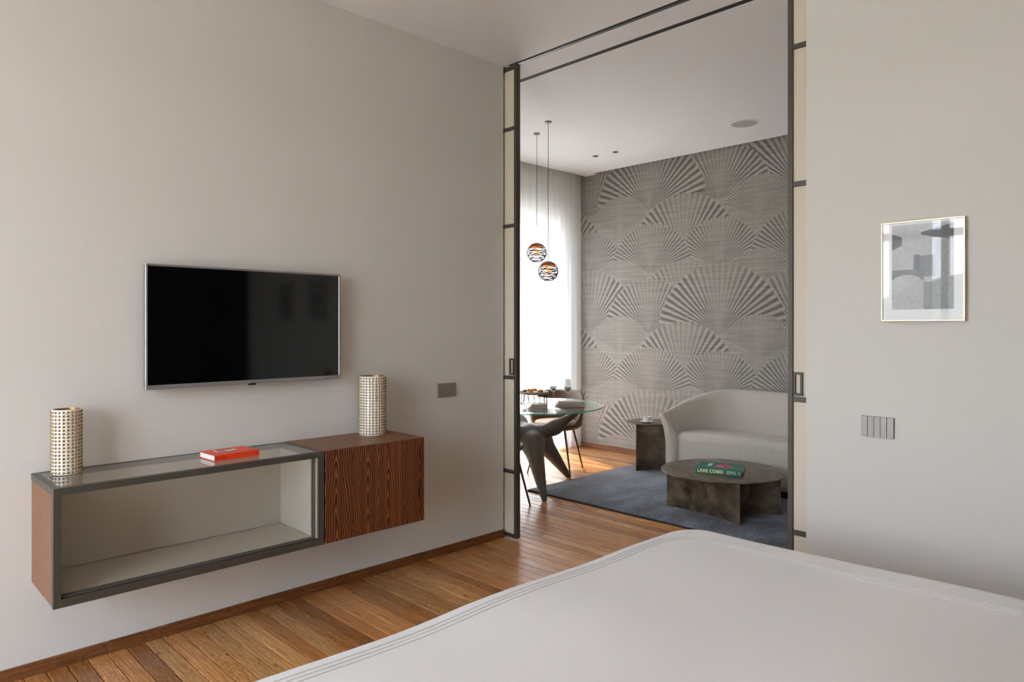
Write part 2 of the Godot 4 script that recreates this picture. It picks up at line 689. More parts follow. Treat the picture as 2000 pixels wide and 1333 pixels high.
	for i in 4:
		textured("oak_%d" % i, oak_a, tints[i], 0.27)
		textured("oak_%d" % (i + 4), oak_b, tints[i], 0.31)
	textured("oak_skirting", oak_b, Color(0.62, 0.40, 0.235), 0.5, 0.0, Vector3(1.0 / 0.36, 1.0 / 1.6, 1))
	textured("dark_ash", ash_veneer(false), Color(0.69, 0.405, 0.24), 0.36)
	textured("lit_ash", ash_veneer(true), Color(0.72, 0.51, 0.365), 0.45, 0.0, Vector3(1.0 / 0.6, 1.0 / 0.45, 1.0))  # lit copy of the dark ash: window light painted into the colour
	textured("fan_print", fan_wallpaper(), Color(1, 1, 1), 0.8)
	var weave := linen(0.30)
	var sofa := textured("sofa_linen", weave, Color(0.86, 0.83, 0.785), 0.95, 0.0, Vector3(7, 7, 7))
	sofa.uv1_triplanar = true
	sofa.rim_enabled = true
	sofa.rim = 0.3
	var rug := textured("rug_pile", rug_picture(), Color(1, 1, 1), 1.0, 0.0, Vector3(1.0 / 2.4, 1.0 / 2.4, 1.0 / 2.4))
	rug.uv1_triplanar = true
	rug.rim_enabled = true
	rug.rim = 0.4
	var p := patina()
	var bronze := textured("patina_bronze", p, Color(0.68, 0.615, 0.545), 0.28, 0.4, Vector3(1.6, 1.6, 1.6))
	bronze.uv1_triplanar = true
	textured("print_first", grey_print(0), Color(1, 1, 1), 0.8)
	textured("print_second", grey_print(1), Color(1, 1, 1), 0.8)

# ------------------------------------------------------------------ the setting
func plank_mesh(win: int) -> ArrayMesh:
	# a board of unit length along z, 0.0885 m wide, its top at y = 0, with eased edges
	var s := mb()
	var hw := 0.0434
	var b := 0.0022
	var e := 0.0012
	var uv := func(p: Vector3) -> Vector2: return Vector2((p.x + 0.045 + 0.09 * win) / 0.36, (p.z + 0.5) * 0.86 + 0.03 * win)
	var quads := [
		[[Vector3(-hw + b, 0, -0.5 + e), Vector3(hw - b, 0, -0.5 + e), Vector3(hw - b, 0, 0.5 - e), Vector3(-hw + b, 0, 0.5 - e)], Vector3.UP],
		[[Vector3(-hw, -b, -0.5), Vector3(-hw + b, 0, -0.5 + e), Vector3(-hw + b, 0, 0.5 - e), Vector3(-hw, -b, 0.5)], Vector3(-1, 1, 0)],
		[[Vector3(hw, -b, -0.5), Vector3(hw - b, 0, -0.5 + e), Vector3(hw - b, 0, 0.5 - e), Vector3(hw, -b, 0.5)], Vector3(1, 1, 0)],
		[[Vector3(-hw, -b, -0.5), Vector3(hw, -b, -0.5), Vector3(hw - b, 0, -0.5 + e), Vector3(-hw + b, 0, -0.5 + e)], Vector3(0, 1, -1)],
		[[Vector3(-hw, -b, 0.5), Vector3(hw, -b, 0.5), Vector3(hw - b, 0, 0.5 - e), Vector3(-hw + b, 0, 0.5 - e)], Vector3(0, 1, 1)],
		[[Vector3(-hw, -b, -0.5), Vector3(-hw, -b, 0.5), Vector3(-hw, -0.012, 0.5), Vector3(-hw, -0.012, -0.5)], Vector3(-1, 0, 0)],
		[[Vector3(hw, -b, -0.5), Vector3(hw, -b, 0.5), Vector3(hw, -0.012, 0.5), Vector3(hw, -0.012, -0.5)], Vector3(1, 0, 0)],
		[[Vector3(-hw, -b, -0.5), Vector3(hw, -b, -0.5), Vector3(hw, -0.012, -0.5), Vector3(-hw, -0.012, -0.5)], Vector3(0, 0, -1)],
		[[Vector3(-hw, -b, 0.5), Vector3(hw, -b, 0.5), Vector3(hw, -0.012, 0.5), Vector3(-hw, -0.012, 0.5)], Vector3(0, 0, 1)],
		[[Vector3(-hw, -0.012, -0.5), Vector3(hw, -0.012, -0.5), Vector3(hw, -0.012, 0.5), Vector3(-hw, -0.012, 0.5)], Vector3.DOWN],
	]
	for q in quads:
		face(s, q[0], q[1], q[0].map(uv))
	s.generate_normals()
	s.index()
	return s.commit()

func lay_floor(called: String, label: String, x0: float, x1: float, z0: float, z1: float, seed_value: int, per_row: int) -> void:
	rng.seed = seed_value
	var root := struct_root(called, label, "floor")
	var s := mb()
	span(s, Vector3(x0, -0.12, z0), Vector3(x1, -0.0115, z1))
	part("subfloor", s, M.dark_panel, root)
	var meshes := []
	for k in 4:
		meshes.append(plank_mesh(k))
	var rows := int(round((x1 - x0) / 0.075))
	var pitch := (x1 - x0) / rows
	for i in rows:
		var cuts := [z0]
		for k in range(1, per_row):
			cuts.append(z0 + (z1 - z0) * (k + rng.randf_range(-0.38, 0.38)) / per_row)
		cuts.append(z1)
		for k in per_row:
			var o := MeshInstance3D.new()
			o.mesh = meshes[rng.randi() % 4]
			o.material_override = M["oak_%d" % (rng.randi() % 8)]
			o.name = "plank"
			root.add_child(o, true)
			o.position = Vector3(x0 + pitch * (i + 0.5), 0, (cuts[k] + cuts[k + 1]) * 0.5)
			o.scale = Vector3(pitch / 0.09, 1, cuts[k + 1] - cuts[k] - 0.0008)

func build_setting() -> void:
	lay_floor("floor", "oak plank floor of the bedroom beside the bed", -2.0, 3.27, -3.4, 0.66, 4, 3)
	lay_floor("floor_001", "oak plank floor of the living room under the dining table", 3.27, 6.33, -5.45, 1.0, 9, 4)
	var s := mb()
	span(s, Vector3(-2.3, -0.12, -5.75), Vector3(3.245, 3.5, -3.4))
	struct("wall_left", s, M.wall_paint, "greige painted wall that carries the television", "wall")
	s = mb()
	span(s, Vector3(3.298, -0.12, -5.45), Vector3(3.48, 3.5, -3.64))
	struct("wall_partition", s, M.wall_paint, "short partition behind the sliding door pocket", "wall")
	s = mb()
	span(s, Vector3(3.2, -0.12, -1.342), Vector3(3.246, 3.5, 0.66))
	span(s, Vector3(3.298, -0.12, -1.342), Vector3(3.53, 3.5, 1.0))
	span(s, Vector3(3.246, -0.12, 0.3), Vector3(3.298, 3.5, 0.66))
	struct("wall_right", s, M.wall_paint, "pale painted wall with the framed pictures beside the bed", "wall")
	s = mb()
	span(s, Vector3(-2.3, -0.12, 0.66), Vector3(3.53, 3.5, 0.9))
	struct("wall_back", s, M.wall_paint, "painted wall behind the head of the bed", "wall")
	# the wall with the bedroom window, opposite the pictures
	s = mb()
	var wz0 := -3.15
	var wz1 := -0.55
	span(s, Vector3(-2.3, -0.12, -3.4), Vector3(-2.0, 3.5, wz0))
	span(s, Vector3(-2.3, -0.12, wz1), Vector3(-2.0, 3.5, 0.66))
	span(s, Vector3(-2.3, 2.95, wz0), Vector3(-2.0, 3.5, wz1))
	span(s, Vector3(-2.3, -0.12, wz0), Vector3(-2.0, 0.12, wz1))
	struct("wall_window", s, M.wall_paint, "painted wall round the bedroom window", "wall")
	var bays := [[wz0 + 0.07, -2.125], [-2.055, -1.335], [-1.265, wz1 - 0.07]]
	var win := struct_root("window_1", "tall white bedroom window with a transom", "window")
	s = mb()
	for z in [wz0 + 0.035, -2.09, -1.30, wz1 - 0.035]:
		span(s, Vector3(-2.22, 0.12, z - 0.035), Vector3(-2.14, 2.95, z + 0.035), 0.006)
	for y in [0.16, 2.42, 2.915]:
		for zz in bays:
			span(s, Vector3(-2.22, y - 0.04, zz[0]), Vector3(-2.14, y + 0.04, zz[1]), 0.006)
	var wf := part("window_frame", s, M.window_white, win)
	for zz in bays:
		for yy in [[0.2, 2.38], [2.46, 2.875]]:
			s = mb()
			face(s, [Vector3(-2.18, yy[0], zz[0]), Vector3(-2.18, yy[1], zz[0]), Vector3(-2.18, yy[1], zz[1]), Vector3(-2.18, yy[0], zz[1])], Vector3.RIGHT)
			part("pane", s, M.clear_glass, wf)
	# the living room: wallpapered wall, end wall, window wall
	s = mb()
	var x := 6.33
	var a := -5.75
	var b := 1.0
	face(s, [Vector3(x, -0.12, a), Vector3(x, 3.5, a), Vector3(x, 3.5, b), Vector3(x, -0.12, b)], Vector3.LEFT,
		[Vector2((a + 5.5) / 3.3, 1.0 + 0.12 / 3.2), Vector2((a + 5.5) / 3.3, 1.0 - 3.5 / 3.2), Vector2((b + 5.5) / 3.3, 1.0 - 3.5 / 3.2), Vector2((b + 5.5) / 3.3, 1.0 + 0.12 / 3.2)])
	face(s, [Vector3(x + 0.25, -0.12, a), Vector3(x + 0.25, 3.5, a), Vector3(x + 0.25, 3.5, b), Vector3(x + 0.25, -0.12, b)], Vector3.RIGHT)
	for z in [a, b]:
		face(s, [Vector3(x, -0.12, z), Vector3(x, 3.5, z), Vector3(x + 0.25, 3.5, z), Vector3(x + 0.25, -0.12, z)], Vector3(0, 0, -1 if z == a else 1))
	for y in [-0.12, 3.5]:
		face(s, [Vector3(x, y, a), Vector3(x, y, b), Vector3(x + 0.25, y, b), Vector3(x + 0.25, y, a)], Vector3(0, y, 0))
	struct("wall_far", s, M.fan_print, "wall papered with overlapping grey palm fans behind the sofa", "wall")
	s = mb()
	span(s, Vector3(3.3, -0.12, 1.0), Vector3(6.58, 3.5, 1.2))
	struct("wall_end", s, M.wall_paint, "plain end wall of the living room", "wall")
	s = mb()
	var ox0 := 4.0
	var ox1 := 6.12
	var top := 2.68
	span(s, Vector3(3.245, -0.12, -5.75), Vector3(ox0, 3.5, -5.45))
	span(s, Vector3(ox1, -0.12, -5.75), Vector3(6.33, 3.5, -5.45))
	span(s, Vector3(ox0, top, -5.75), Vector3(ox1, 3.5, -5.45))
	span(s, Vector3(ox0, -0.12, -5.75), Vector3(ox1, 0.03, -5.45))
	struct("wall_garden", s, M.wall_paint, "painted wall round the living room window behind the curtain", "wall")
	var w2 := struct_root("window_2", "tall white living room window behind the sheer curtain", "window")
	s = mb()
	var mid := (ox0 + ox1) * 0.5
	for xx in [ox0 + 0.035, mid, ox1 - 0.035]:
		span(s, Vector3(xx - 0.035, 0.03, -5.66), Vector3(xx + 0.035, top, -5.58), 0.006)
	for y in [0.07, top - 0.04]:
		span(s, Vector3(ox0 + 0.07, y - 0.04, -5.66), Vector3(mid - 0.035, y + 0.04, -5.58), 0.006)
		span(s, Vector3(mid + 0.035, y - 0.04, -5.66), Vector3(ox1 - 0.07, y + 0.04, -5.58), 0.006)
	var wf2 := part("window_frame", s, M.window_white, w2)
	for xx in [[ox0 + 0.07, mid - 0.035], [mid + 0.035, ox1 - 0.07]]:
		s = mb()
		face(s, [Vector3(xx[0], 0.11, -5.62), Vector3(xx[0], top - 0.08, -5.62), Vector3(xx[1], top - 0.08, -5.62), Vector3(xx[1], 0.11, -5.62)], Vector3.BACK)
		part("pane", s, M.clear_glass, wf2)
	# ceiling: a slab with two sunken slots for the door tracks, a curtain recess and a shadow gap along the wallpaper
	var c := struct_root("ceiling", "white ceiling over bedroom and living room", "ceiling")
	s = mb()
	span(s, Vector3(-2.0, CEIL, -3.4), Vector3(3.252, 3.5, 0.66))
	part("bedroom_ceiling", s, M.ceiling_paint, c)
	s = mb()
	span(s, Vector3(3.302, CEIL, -3.64), Vector3(3.500, 3.5, -1.342))
	span(s, Vector3(3.252, CEIL, -3.4), Vector3(3.302, 3.5, -3.37))
	part("lintel_strip", s, M.ceiling_paint, c)
	s = mb()
	span(s, Vector3(3.545, CEIL, -5.235), Vector3(6.26, 3.5, 1.0))
	span(s, Vector3(6.26, CEIL - 0.002, -5.235), Vector3(6.33, 3.5, -5.06))
	span(s, Vector3(6.26, 3.27, -5.06), Vector3(6.33, 3.5, 1.0))
	span(s, Vector3(3.53, 3.3, -5.45), Vector3(6.33, 3.5, -5.235))
	part("living_ceiling", s, M.ceiling_paint, c)
	s = mb()
	span(s, Vector3(-2.5, 3.5, -5.95), Vector3(6.7, 3.6, 1.3))
	part("slab", s, M.outer_wall, c)
	# skirting boards
	grain_along = true
	var sk := struct_root("baseboard_left", "oak skirting board under the television wall", "baseboard")
	var joints := [-2.0, -1.38, -0.26, 0.86, 1.98, 3.10, 3.245]
	for i in 6:
		s = mb()
		span(s, Vector3(joints[i] + 0.0006, 0.0, -3.4), Vector3(joints[i + 1] - 0.0006, 0.052, -3.386), 0.002)
		part("skirting_piece", s, M.oak_skirting, sk)
	s = mb()
	span(s, Vector3(3.186, 0.0, -1.342), Vector3(3.2, 0.052, 0.64), 0.002)
	struct("baseboard_right", s, M.oak_skirting, "oak skirting board under the picture wall", "baseboard")
	s = mb()
	span(s, Vector3(6.316, 0.0, -5.40), Vector3(6.33, 0.06, 1.0), 0.002)
	struct("baseboard_far", s, M.oak_skirting, "oak skirting board under the fan wallpaper", "baseboard")
	grain_along = false
	# far hills over the lake, seen through the bedroom window
	s = mb()
	var ridge := noise(71, 0.0011, 4)
	s.set_smooth_group(0)
	for i in 60:
		var p := []
		for k in [0, 1]:
			var zz: float = -4200.0 + (i + k) * 140.0
			p.append(Vector3(-2600.0, 150.0 + 160.0 * ridge.get_noise_1d(zz), zz))
		for q in [[p[0], p[1], 0], [p[1], p[0], 1]]:
			var dx: float = 700.0 if q[2] == 0 else -700.0
			var b0: Vector3 = q[0] + Vector3(dx, 0, 0)
			var b1: Vector3 = q[1] + Vector3(dx, 0, 0)
			b0.y = -20.0
			b1.y = -20.0
			for v in [q[0], b1, b0, q[0], q[1], b1]:
				s.add_vertex(v)
	struct("hill_ridge", s, M.hill_forest, "wooded mountain ridge across the lake", "hills")

# ------------------------------------------------------------------ curtains
func curtain(called: String, label: String, from: Vector3, to: Vector3, top: float, folds: float, depth: float, group := "") -> void:
	var t := thing(called, label, "curtain", from, 0.0, group)
	var s := mb()
	var along := to - from
	var long := along.length()
	along = along.normalized()
	var across := along.cross(Vector3.UP)
	var n := int(folds * 14.0)
	var a := noise(int(from.x * 10.0) + 3, 1.0, 2)
	var cols := []
	for i in n + 1:
		var u := float(i) / n
		var ph := u * folds * TAU + 1.3 * a.get_noise_1d(u * folds * 0.35)
		var col := []
		for k in 9:
			var v := float(k) / 8.0
			var amp := depth * (0.8 + 0.35 * a.get_noise_2d(u * folds * 0.5, v * 0.6)) * lerpf(1.15, 0.75, v)
			var p := along * (u * long + 0.25 * depth * sin(ph * 2.0)) + across * sin(ph + 0.35 * a.get_noise_2d(u * folds, v * 1.1)) * amp
			p.y = lerpf(0.012, top, v)
			col.append(p)
		cols.append(col)
	s.set_smooth_group(0)
	for i in n:
		for k in 8:
			for v in [cols[i][k], cols[i + 1][k + 1], cols[i + 1][k], cols[i][k], cols[i][k + 1], cols[i + 1][k + 1]]:
				s.add_vertex(v)
	part("cloth", s, M.sheer, t)
	s = mb()
	tube(s, [Vector3(0, top + 0.008, 0) - along * 0.02, along * (long + 0.0) + Vector3(0, top + 0.008, 0)], 0.008, 8)
	part("rail", s, M.window_white, t)

# ------------------------------------------------------------------ sliding doors
func sliding_door(label: String, x: float, edge: float, far: float, from_wall: float) -> void:
	# edge: the free end of the leaf; far: the end inside the pocket
	var t := thing("sliding_door", label, "door", Vector3(x, 0, edge))
	var sg := signf(far - edge)
	var w := absf(far - edge)
	var st := 0.024
	var s := mb()
	span(s, Vector3(0, 0.008, 0), Vector3(0.038, CEIL - 0.006, sg * st), 0.0015)
	var stile := part("stile", s, M.door_metal, t)
	var ys := [0.02, 0.446, 1.076, 2.092, 2.742, CEIL - 0.024]
	for i in ys.size():
		s = mb()
		span(s, Vector3(0.002, ys[i] - 0.012, sg * st), Vector3(0.036, ys[i] + 0.012, sg * w), 0.0012)
		part("crossbar", s, M.door_metal, t)
		if i > 0:
			s = mb()
			span(s, Vector3(0.012, ys[i - 1] + 0.012, sg * st), Vector3(0.026, ys[i] - 0.012, sg * w))
			part("panel", s, M.cream_panel, t)
	var h := mb()
	var z0 := sg * 0.026
	var z1 := sg * 0.070
	for q in [[1.094, 1.204, z0, z0 + sg * 0.011], [1.094, 1.204, z1 - sg * 0.011, z1], [1.094, 1.105, z0 + sg * 0.011, z1 - sg * 0.011], [1.193, 1.204, z0 + sg * 0.011, z1 - sg * 0.011]]:
		span(h, Vector3(0.0, q[0], q[2]), Vector3(0.012, q[1], q[3]), 0.001)
	var hd := part("handle", h, M.door_metal, stile)
	hd.set_meta("label", "square metal pull frame")

func build_doors() -> void:
	sliding_door("cream panelled sliding door leaf beside the television wall", 3.252, -3.283, -4.28, -3.4)
	sliding_door("cream panelled sliding door leaf beside the picture wall", 3.252, -1.452, -0.45, -1.342)
	var t := thing("door_track", "black ceiling track over the two sliding doors", "track", Vector3(3.252, CEIL, -2.37))
	var s := mb()
	span(s, Vector3(0.0, 0.004, -0.998), Vector3(0.022, 0.06, 1.02))
	part("channel", s, M.black_metal, t)
	s = mb()
	span(s, Vector3(0.024, 0.001, -0.998), Vector3(0.048, 0.05, 1.02))
	part("lip", s, M.grey_metal, t)
	t = thing("curtain_track", "wide black slot track in the ceiling beyond the sliding doors", "track", Vector3(3.501, CEIL, -2.49))
	s = mb()
	span(s, Vector3(0.0, 0.001, -1.149), Vector3(0.043, 0.06, 1.148))
	part("channel", s, M.black_metal, t)

# ------------------------------------------------------------------ bedroom things
func build_television() -> void:
	var t := thing("television", "flat black television with a slim silver frame on the wall", "television", Vector3(1.481, 1.42, -3.4))
	var hw := 0.485
	var y0 := -0.281
	var y1 := 0.280
	var s := mb()
	span(s, Vector3(-0.20, -0.14, 0.001), Vector3(0.20, 0.14, 0.022), 0.003)
	part("wall_bracket", s, M.black_metal, t)
	s = mb()
	span(s, Vector3(-hw + 0.01, y0 + 0.01, 0.02), Vector3(hw - 0.01, y1 - 0.01, 0.056), 0.006)
	part("back_shell", s, M.black_metal, t)
	s = mb()
	span(s, Vector3(-hw, y0, 0.04), Vector3(hw, y0 + 0.019, 0.070), 0.002)
	span(s, Vector3(-hw, y1 - 0.010, 0.04), Vector3(hw, y1, 0.070), 0.002)
	span(s, Vector3(-hw, y0 + 0.019, 0.04), Vector3(-hw + 0.010, y1 - 0.010, 0.070), 0.002)
	span(s, Vector3(hw - 0.010, y0 + 0.019, 0.04), Vector3(hw, y1 - 0.010, 0.070), 0.002)
	var bezel := part("bezel", s, M.silver, t)
	s = mb()
	span(s, Vector3(-hw + 0.010, y0 + 0.019, 0.05), Vector3(hw - 0.010, y1 - 0.010, 0.066))
	part("screen", s, M.screen_black, t)
	s = mb()
	span(s, Vector3(-0.018, y0 - 0.006, 0.058), Vector3(0.018, y0 + 0.004, 0.0715), 0.001)
	part("badge", s, M.black_metal, bezel)
	s = mb()
	lathe(s, [[0.0035, 0.0], [0.0035, 0.002], [0.0, 0.002]], Vector3.ZERO, 10)
	var led := part("standby_lamp", s, M.red_lamp, bezel)
	led.rotation.x = PI / 2
	led.position = Vector3(hw - 0.085, y0 + 0.007, 0.0695)

func build_console() -> void:
	var t := thing("display_cabinet", "wall hung open display cabinet with gunmetal frame and glass top", "cabinet", Vector3(0.586, 0.378, -3.4))
	var L := 1.104
	var H := 0.444
	var D := 0.39
	var f := 0.026
	var s := mb()
	# front frame
	span(s, Vector3(0, 0, D - f), Vector3(f, H, D), 0.0012)
	span(s, Vector3(L - 0.034, 0, D - f), Vector3(L, H, D), 0.0012)
	span(s, Vector3(f, H - 0.027, D - f), Vector3(L - 0.034, H, D), 0.0012)
	span(s, Vector3(f, 0, D - f), Vector3(L - 0.034, 0.030, D), 0.0012)
	# top frame running back to the wall
	span(s, Vector3(0, H - f, 0), Vector3(f, H, D - f), 0.0012)
	span(s, Vector3(L - f, H - f, 0), Vector3(L, H, D - f), 0.0012)
	span(s, Vector3(f, H - f, 0), Vector3(L - f, H, 0.014), 0.0012)
	var fr := part("frame", s, M.gunmetal, t)
	# vertical runners inside the front frame
	for z in [0.346, 0.367]:
		s = mb()
		span(s, Vector3(L - 0.046, 0.036, z), Vector3(L - 0.0402, H - 0.027, z + 0.0105), 0.001)
		part("runner", s, M.gunmetal, fr)
		s = mb()
		span(s, Vector3(0.034, 0.0305, z), Vector3(L - 0.047, 0.0375, z + 0.0105), 0.001)
		part("runner", s, M.gunmetal, fr)
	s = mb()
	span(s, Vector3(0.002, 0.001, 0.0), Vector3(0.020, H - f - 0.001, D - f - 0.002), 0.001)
	part("side_panel", s, M.lit_ash, t)
	s = mb()
	span(s, Vector3(0.020, 0.004, 0.002), Vector3(L - 0.004, 0.034, D - f - 0.001))
	part("bottom", s, M.taupe_lacquer, t)
	s = mb()
	span(s, Vector3(0.020, 0.036, 0.002), Vector3(L - 0.004, H - f, 0.016))
	part("back", s, M.taupe_lacquer, t)
	s = mb()
	span(s, Vector3(L - 0.040, 0.036, 0.018), Vector3(L - 0.0345, H - f - 0.001, D - 0.002))
	part("side_lining", s, M.taupe_lacquer, t)
	s = mb()
	span(s, Vector3(0.022, 0.036, 0.018), Vector3(0.032, H - f - 0.001, D - f - 0.003))
	part("side_lining", s, M.taupe_lacquer, t)
	s = mb()
	face(s, [Vector3(f, H - 0.001, 0.014), Vector3(L - f, H - 0.001, 0.014), Vector3(L - f, H - 0.001, D - f), Vector3(f, H - 0.001, D - f)], Vector3.UP)
	part("glass_top", s, M.clear_glass, t)
	var c := thing("wood_cabinet", "dark stained wood wall cabinet with arched grain", "cabinet", Vector3(1.691, 0.378, -3.4))
	var W := 0.594
	s = mb()
	var uv := func(p: Vector3) -> Vector2: return Vector2(p.x / 0.6, 1.0 - p.y / 0.45)
	span(s, Vector3(0.0, 0.0, 0.0), Vector3(W, H, D - 0.020))
	part("carcass", s, M.dark_ash, c)
	s = mb()
	var z := D
	var b := 0.0015
	var q := [Vector3(0.006 + b, b, z), Vector3(W - b, b, z), Vector3(W - b, H - b, z), Vector3(0.006 + b, H - b, z)]
	face(s, q, Vector3.BACK, q.map(uv))
	for e in [[q[0], q[1], Vector3(0, -b, -b)], [q[1], q[2], Vector3(b, 0, -b)], [q[2], q[3], Vector3(0, b, -b)], [q[3], q[0], Vector3(-b, 0, -b)]]:
		var g := [e[0], e[1], e[1] + e[2], e[0] + e[2]]
		face(s, g, Vector3(e[2].x, e[2].y, b), g.map(uv))
		var o := Vector3(e[2].x, e[2].y, 0)
		var g2 := [g[2], g[3], g[3] - Vector3(0, 0, 0.016), g[2] - Vector3(0, 0, 0.016)]
		face(s, g2, o, g2.map(uv))
	part("front", s, M.dark_ash, c)
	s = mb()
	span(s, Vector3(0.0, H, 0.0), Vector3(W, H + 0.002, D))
	var tp := part("top", s, M.lit_ash, c)
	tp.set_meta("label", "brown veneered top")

func studded_vase(label: String, at: Vector3, r: float, h: float, rows: int, around: int) -> void:
	var t := thing("studded_vase", label, "vase", at, 0.3)
	var s := mb()
	var rb := r - 0.004
	lathe(s, [[0.0, 0.0], [rb - 0.003, 0.0], [rb, 0.003], [rb, h - 0.003], [rb - 0.002, h], [rb - 0.005, h]], Vector3.ZERO, 48)
	part("body", s, M.white_ceramic, t)
	s = mb()
	lathe(s, [[rb - 0.005, h], [rb - 0.006, h - 0.004], [rb - 0.006, 0.01], [0.0, 0.008]], Vector3.ZERO, 40)
	part("gilt_lining", s, M.gold_glaze, t)
	s = mb()
	var step := (h - 0.006) / rows
	for k in rows:
		for i in around:
			var a := TAU * i / around
			var n := Vector3(cos(a), 0, sin(a))
			var side := Vector3(-sin(a), 0, cos(a))
			var o := n * rb + Vector3(0, 0.003 + step * (k + 0.5), 0)
			s.set_smooth_group(0)
			var rad := step * 0.38
			var rings := [[rad, -0.0003], [rad * 0.86, 0.0026], [rad * 0.5, 0.0044]]
			var tip := o + n * 0.0050
			for q in 3:
				for e in 8:
					var w0 := TAU * e / 8
					var w1 := TAU * (e + 1) / 8
					var a0: Vector3 = o + (side * cos(w0) + Vector3.UP * sin(w0)) * rings[q][0] + n * rings[q][1]
					var a1: Vector3 = o + (side * cos(w1) + Vector3.UP * sin(w1)) * rings[q][0] + n * rings[q][1]
					if q == 2:
						for v in [a0, a1, tip]:
							s.add_vertex(v)
						continue
					var b0: Vector3 = o + (side * cos(w0) + Vector3.UP * sin(w0)) * rings[q + 1][0] + n * rings[q + 1][1]
					var b1: Vector3 = o + (side * cos(w1) + Vector3.UP * sin(w1)) * rings[q + 1][0] + n * rings[q + 1][1]
					for v in [a0, a1, b1, a0, b1, b0]:
						s.add_vertex(v)
	var st := part("studs", s, M.stud_glaze, t)
	st.set_meta("kind", "stuff")
	st.set_meta("label", "rows of small gilded studs")

func book(called: String, label: String, at: Vector3, turn: float, w: float, d: float, h: float, cover: Material, spine_front: bool) -> Node3D:
	# w along x, d along z, the spine on the +z side; pages show on the other three sides
	var t := thing(called, label, "book", at, turn)
	var s := mb()
	var c := 0.0025
	var hw := w * 0.5
	var hd := d * 0.5
	span(s, Vector3(-hw, 0, -hd), Vector3(hw, c, hd), 0.0005)
	span(s, Vector3(-hw, h - c, -hd), Vector3(hw, h, hd), 0.0005)
	span(s, Vector3(-hw, c, hd - c), Vector3(hw, h - c, hd), 0.0)
	part("cover", s, cover, t)
	s = mb()
	span(s, Vector3(-hw + 0.003, c, -hd + 0.004), Vector3(hw - 0.003, h - c, hd - c))
	part("pages", s, M.paper, t)
	return t

func build_small_bedroom_things() -> void:
	studded_vase("small white vase covered in gilt studs on the glass top", Vector3(0.690, 0.8225, -3.300), 0.0565, 0.262, 18, 22)
	studded_vase("large white vase covered in gilt studs on the wood cabinet", Vector3(2.140, 0.8245, -3.288), 0.0765, 0.322, 21, 26)
	var t := book("orange_book", "thick orange paperback lying on the glass top", Vector3(1.316, 0.8225, -3.205), 0.06, 0.210, 0.155, 0.026, M.orange_cover, true)
	var s := mb()
	span(s, Vector3(-0.06, 0.0262, -0.045), Vector3(0.035, 0.0266, 0.005))
	part("cover_motif", s, M.paper, t.get_node("cover"))
	s = mb()
	span(s, Vector3(-0.045, 0.0266, -0.043), Vector3(0.028, 0.0269, -0.028))
	part("motif_print", s, M.dark_ink, t.get_node("cover"))
	s = mb()
	span(s, Vector3(-0.055, 0.0266, -0.008), Vector3(-0.02, 0.0269, 0.003))
	part("motif_print", s, M.dark_ink, t.get_node("cover"))
	for q in [[-0.098, 0.007, -0.090, 0.018], [-0.080, 0.009, -0.048, 0.016], [0.086, 0.006, 0.096, 0.018]]:
		s = mb()
		span(s, Vector3(q[0], q[1], 0.0775), Vector3(q[2], q[3], 0.0779))
		part("spine_print", s, M.orange_ink, t.get_node("cover"))
	# blank plate on the television wall
	t = thing("wall_plate", "blank grey socket cover on the television wall", "wall plate", Vector3(2.751, 1.022, -3.4))
	s = mb()
	span(s, Vector3(-0.072, -0.043, 0), Vector3(0.072, 0.043, 0.004), 0.001)
	part("mount", s, M.switch_plate, t)
	s = mb()
	span(s, Vector3(-0.071, -0.042, 0.004), Vector3(0.071, 0.042, 0.011), 0.0015)
	part("cover", s, M.switch_plate, t)
	# five gang switch on the picture wall
	t = thing("light_switch", "grey light switch with five rockers below the framed picture", "switch", Vector3(3.2, 0.991, -1.036))
	s = mb()
	span(s, Vector3(-0.004, -0.044, -0.065), Vector3(0.0, 0.044, 0.065), 0.0005)
	part("mount", s, M.black_metal, t)
	var zs := [-0.065, -0.038, -0.0125, 0.0125, 0.038, 0.065]
	for i in 5:
		s = mb()
		span(s, Vector3(-0.011, -0.044, zs[i] + 0.0006), Vector3(-0.004, 0.044, zs[i + 1] - 0.0006), 0.001)
		part("rocker", s, M.switch_plate, t)
	framed_picture("framed grey photograph of a lantern and an arch on the pale wall", -0.863, M.print_first)
	framed_picture("framed grey photograph hung closer to the headboard", -0.235, M.print_second)

func framed_picture(label: String, z: float, p: Material) -> void:
	var t := thing("framed_picture", label, "picture", Vector3(3.2, 1.649, z), 0.0)
	var hw := 0.1525
	var hh := 0.2065
	var f := 0.006
	var s := mb()
	span(s, Vector3(-0.026, -hh, -hw), Vector3(0, -hh + f, hw), 0.0008)
	span(s, Vector3(-0.026, hh - f, -hw), Vector3(0, hh, hw), 0.0008)
	span(s, Vector3(-0.026, -hh + f, -hw), Vector3(0, hh - f, -hw + f), 0.0008)
	span(s, Vector3(-0.026, -hh + f, hw - f), Vector3(0, hh - f, hw), 0.0008)
	part("frame", s, M.champagne, t)
	s = mb()
	span(s, Vector3(-0.018, -hh + f, -hw + f), Vector3(-0.004, hh - f, hw - f))
	var mbd := part("mat_board", s, M.mat_board, t)
	s = mb()
	var q := [Vector3(-0.0184, -0.158, -0.112), Vector3(-0.0184, -0.158, 0.113), Vector3(-0.0184, 0.192, 0.113), Vector3(-0.0184, 0.192, -0.112)]
	face(s, q, Vector3.LEFT, [Vector2(0, 1), Vector2(1, 1), Vector2(1, 0), Vector2(0, 0)])
	part("print", s, p, mbd)
	s = mb()
	face(s, [Vector3(-0.0225, -hh + f, -hw + f), Vector3(-0.0225, hh - f, -hw + f), Vector3(-0.0225, hh - f, hw - f), Vector3(-0.0225, -hh + f, hw - f)], Vector3.LEFT)
	part("glazing", s, M.clear_glass, t)

var bed_noise: FastNoiseLite

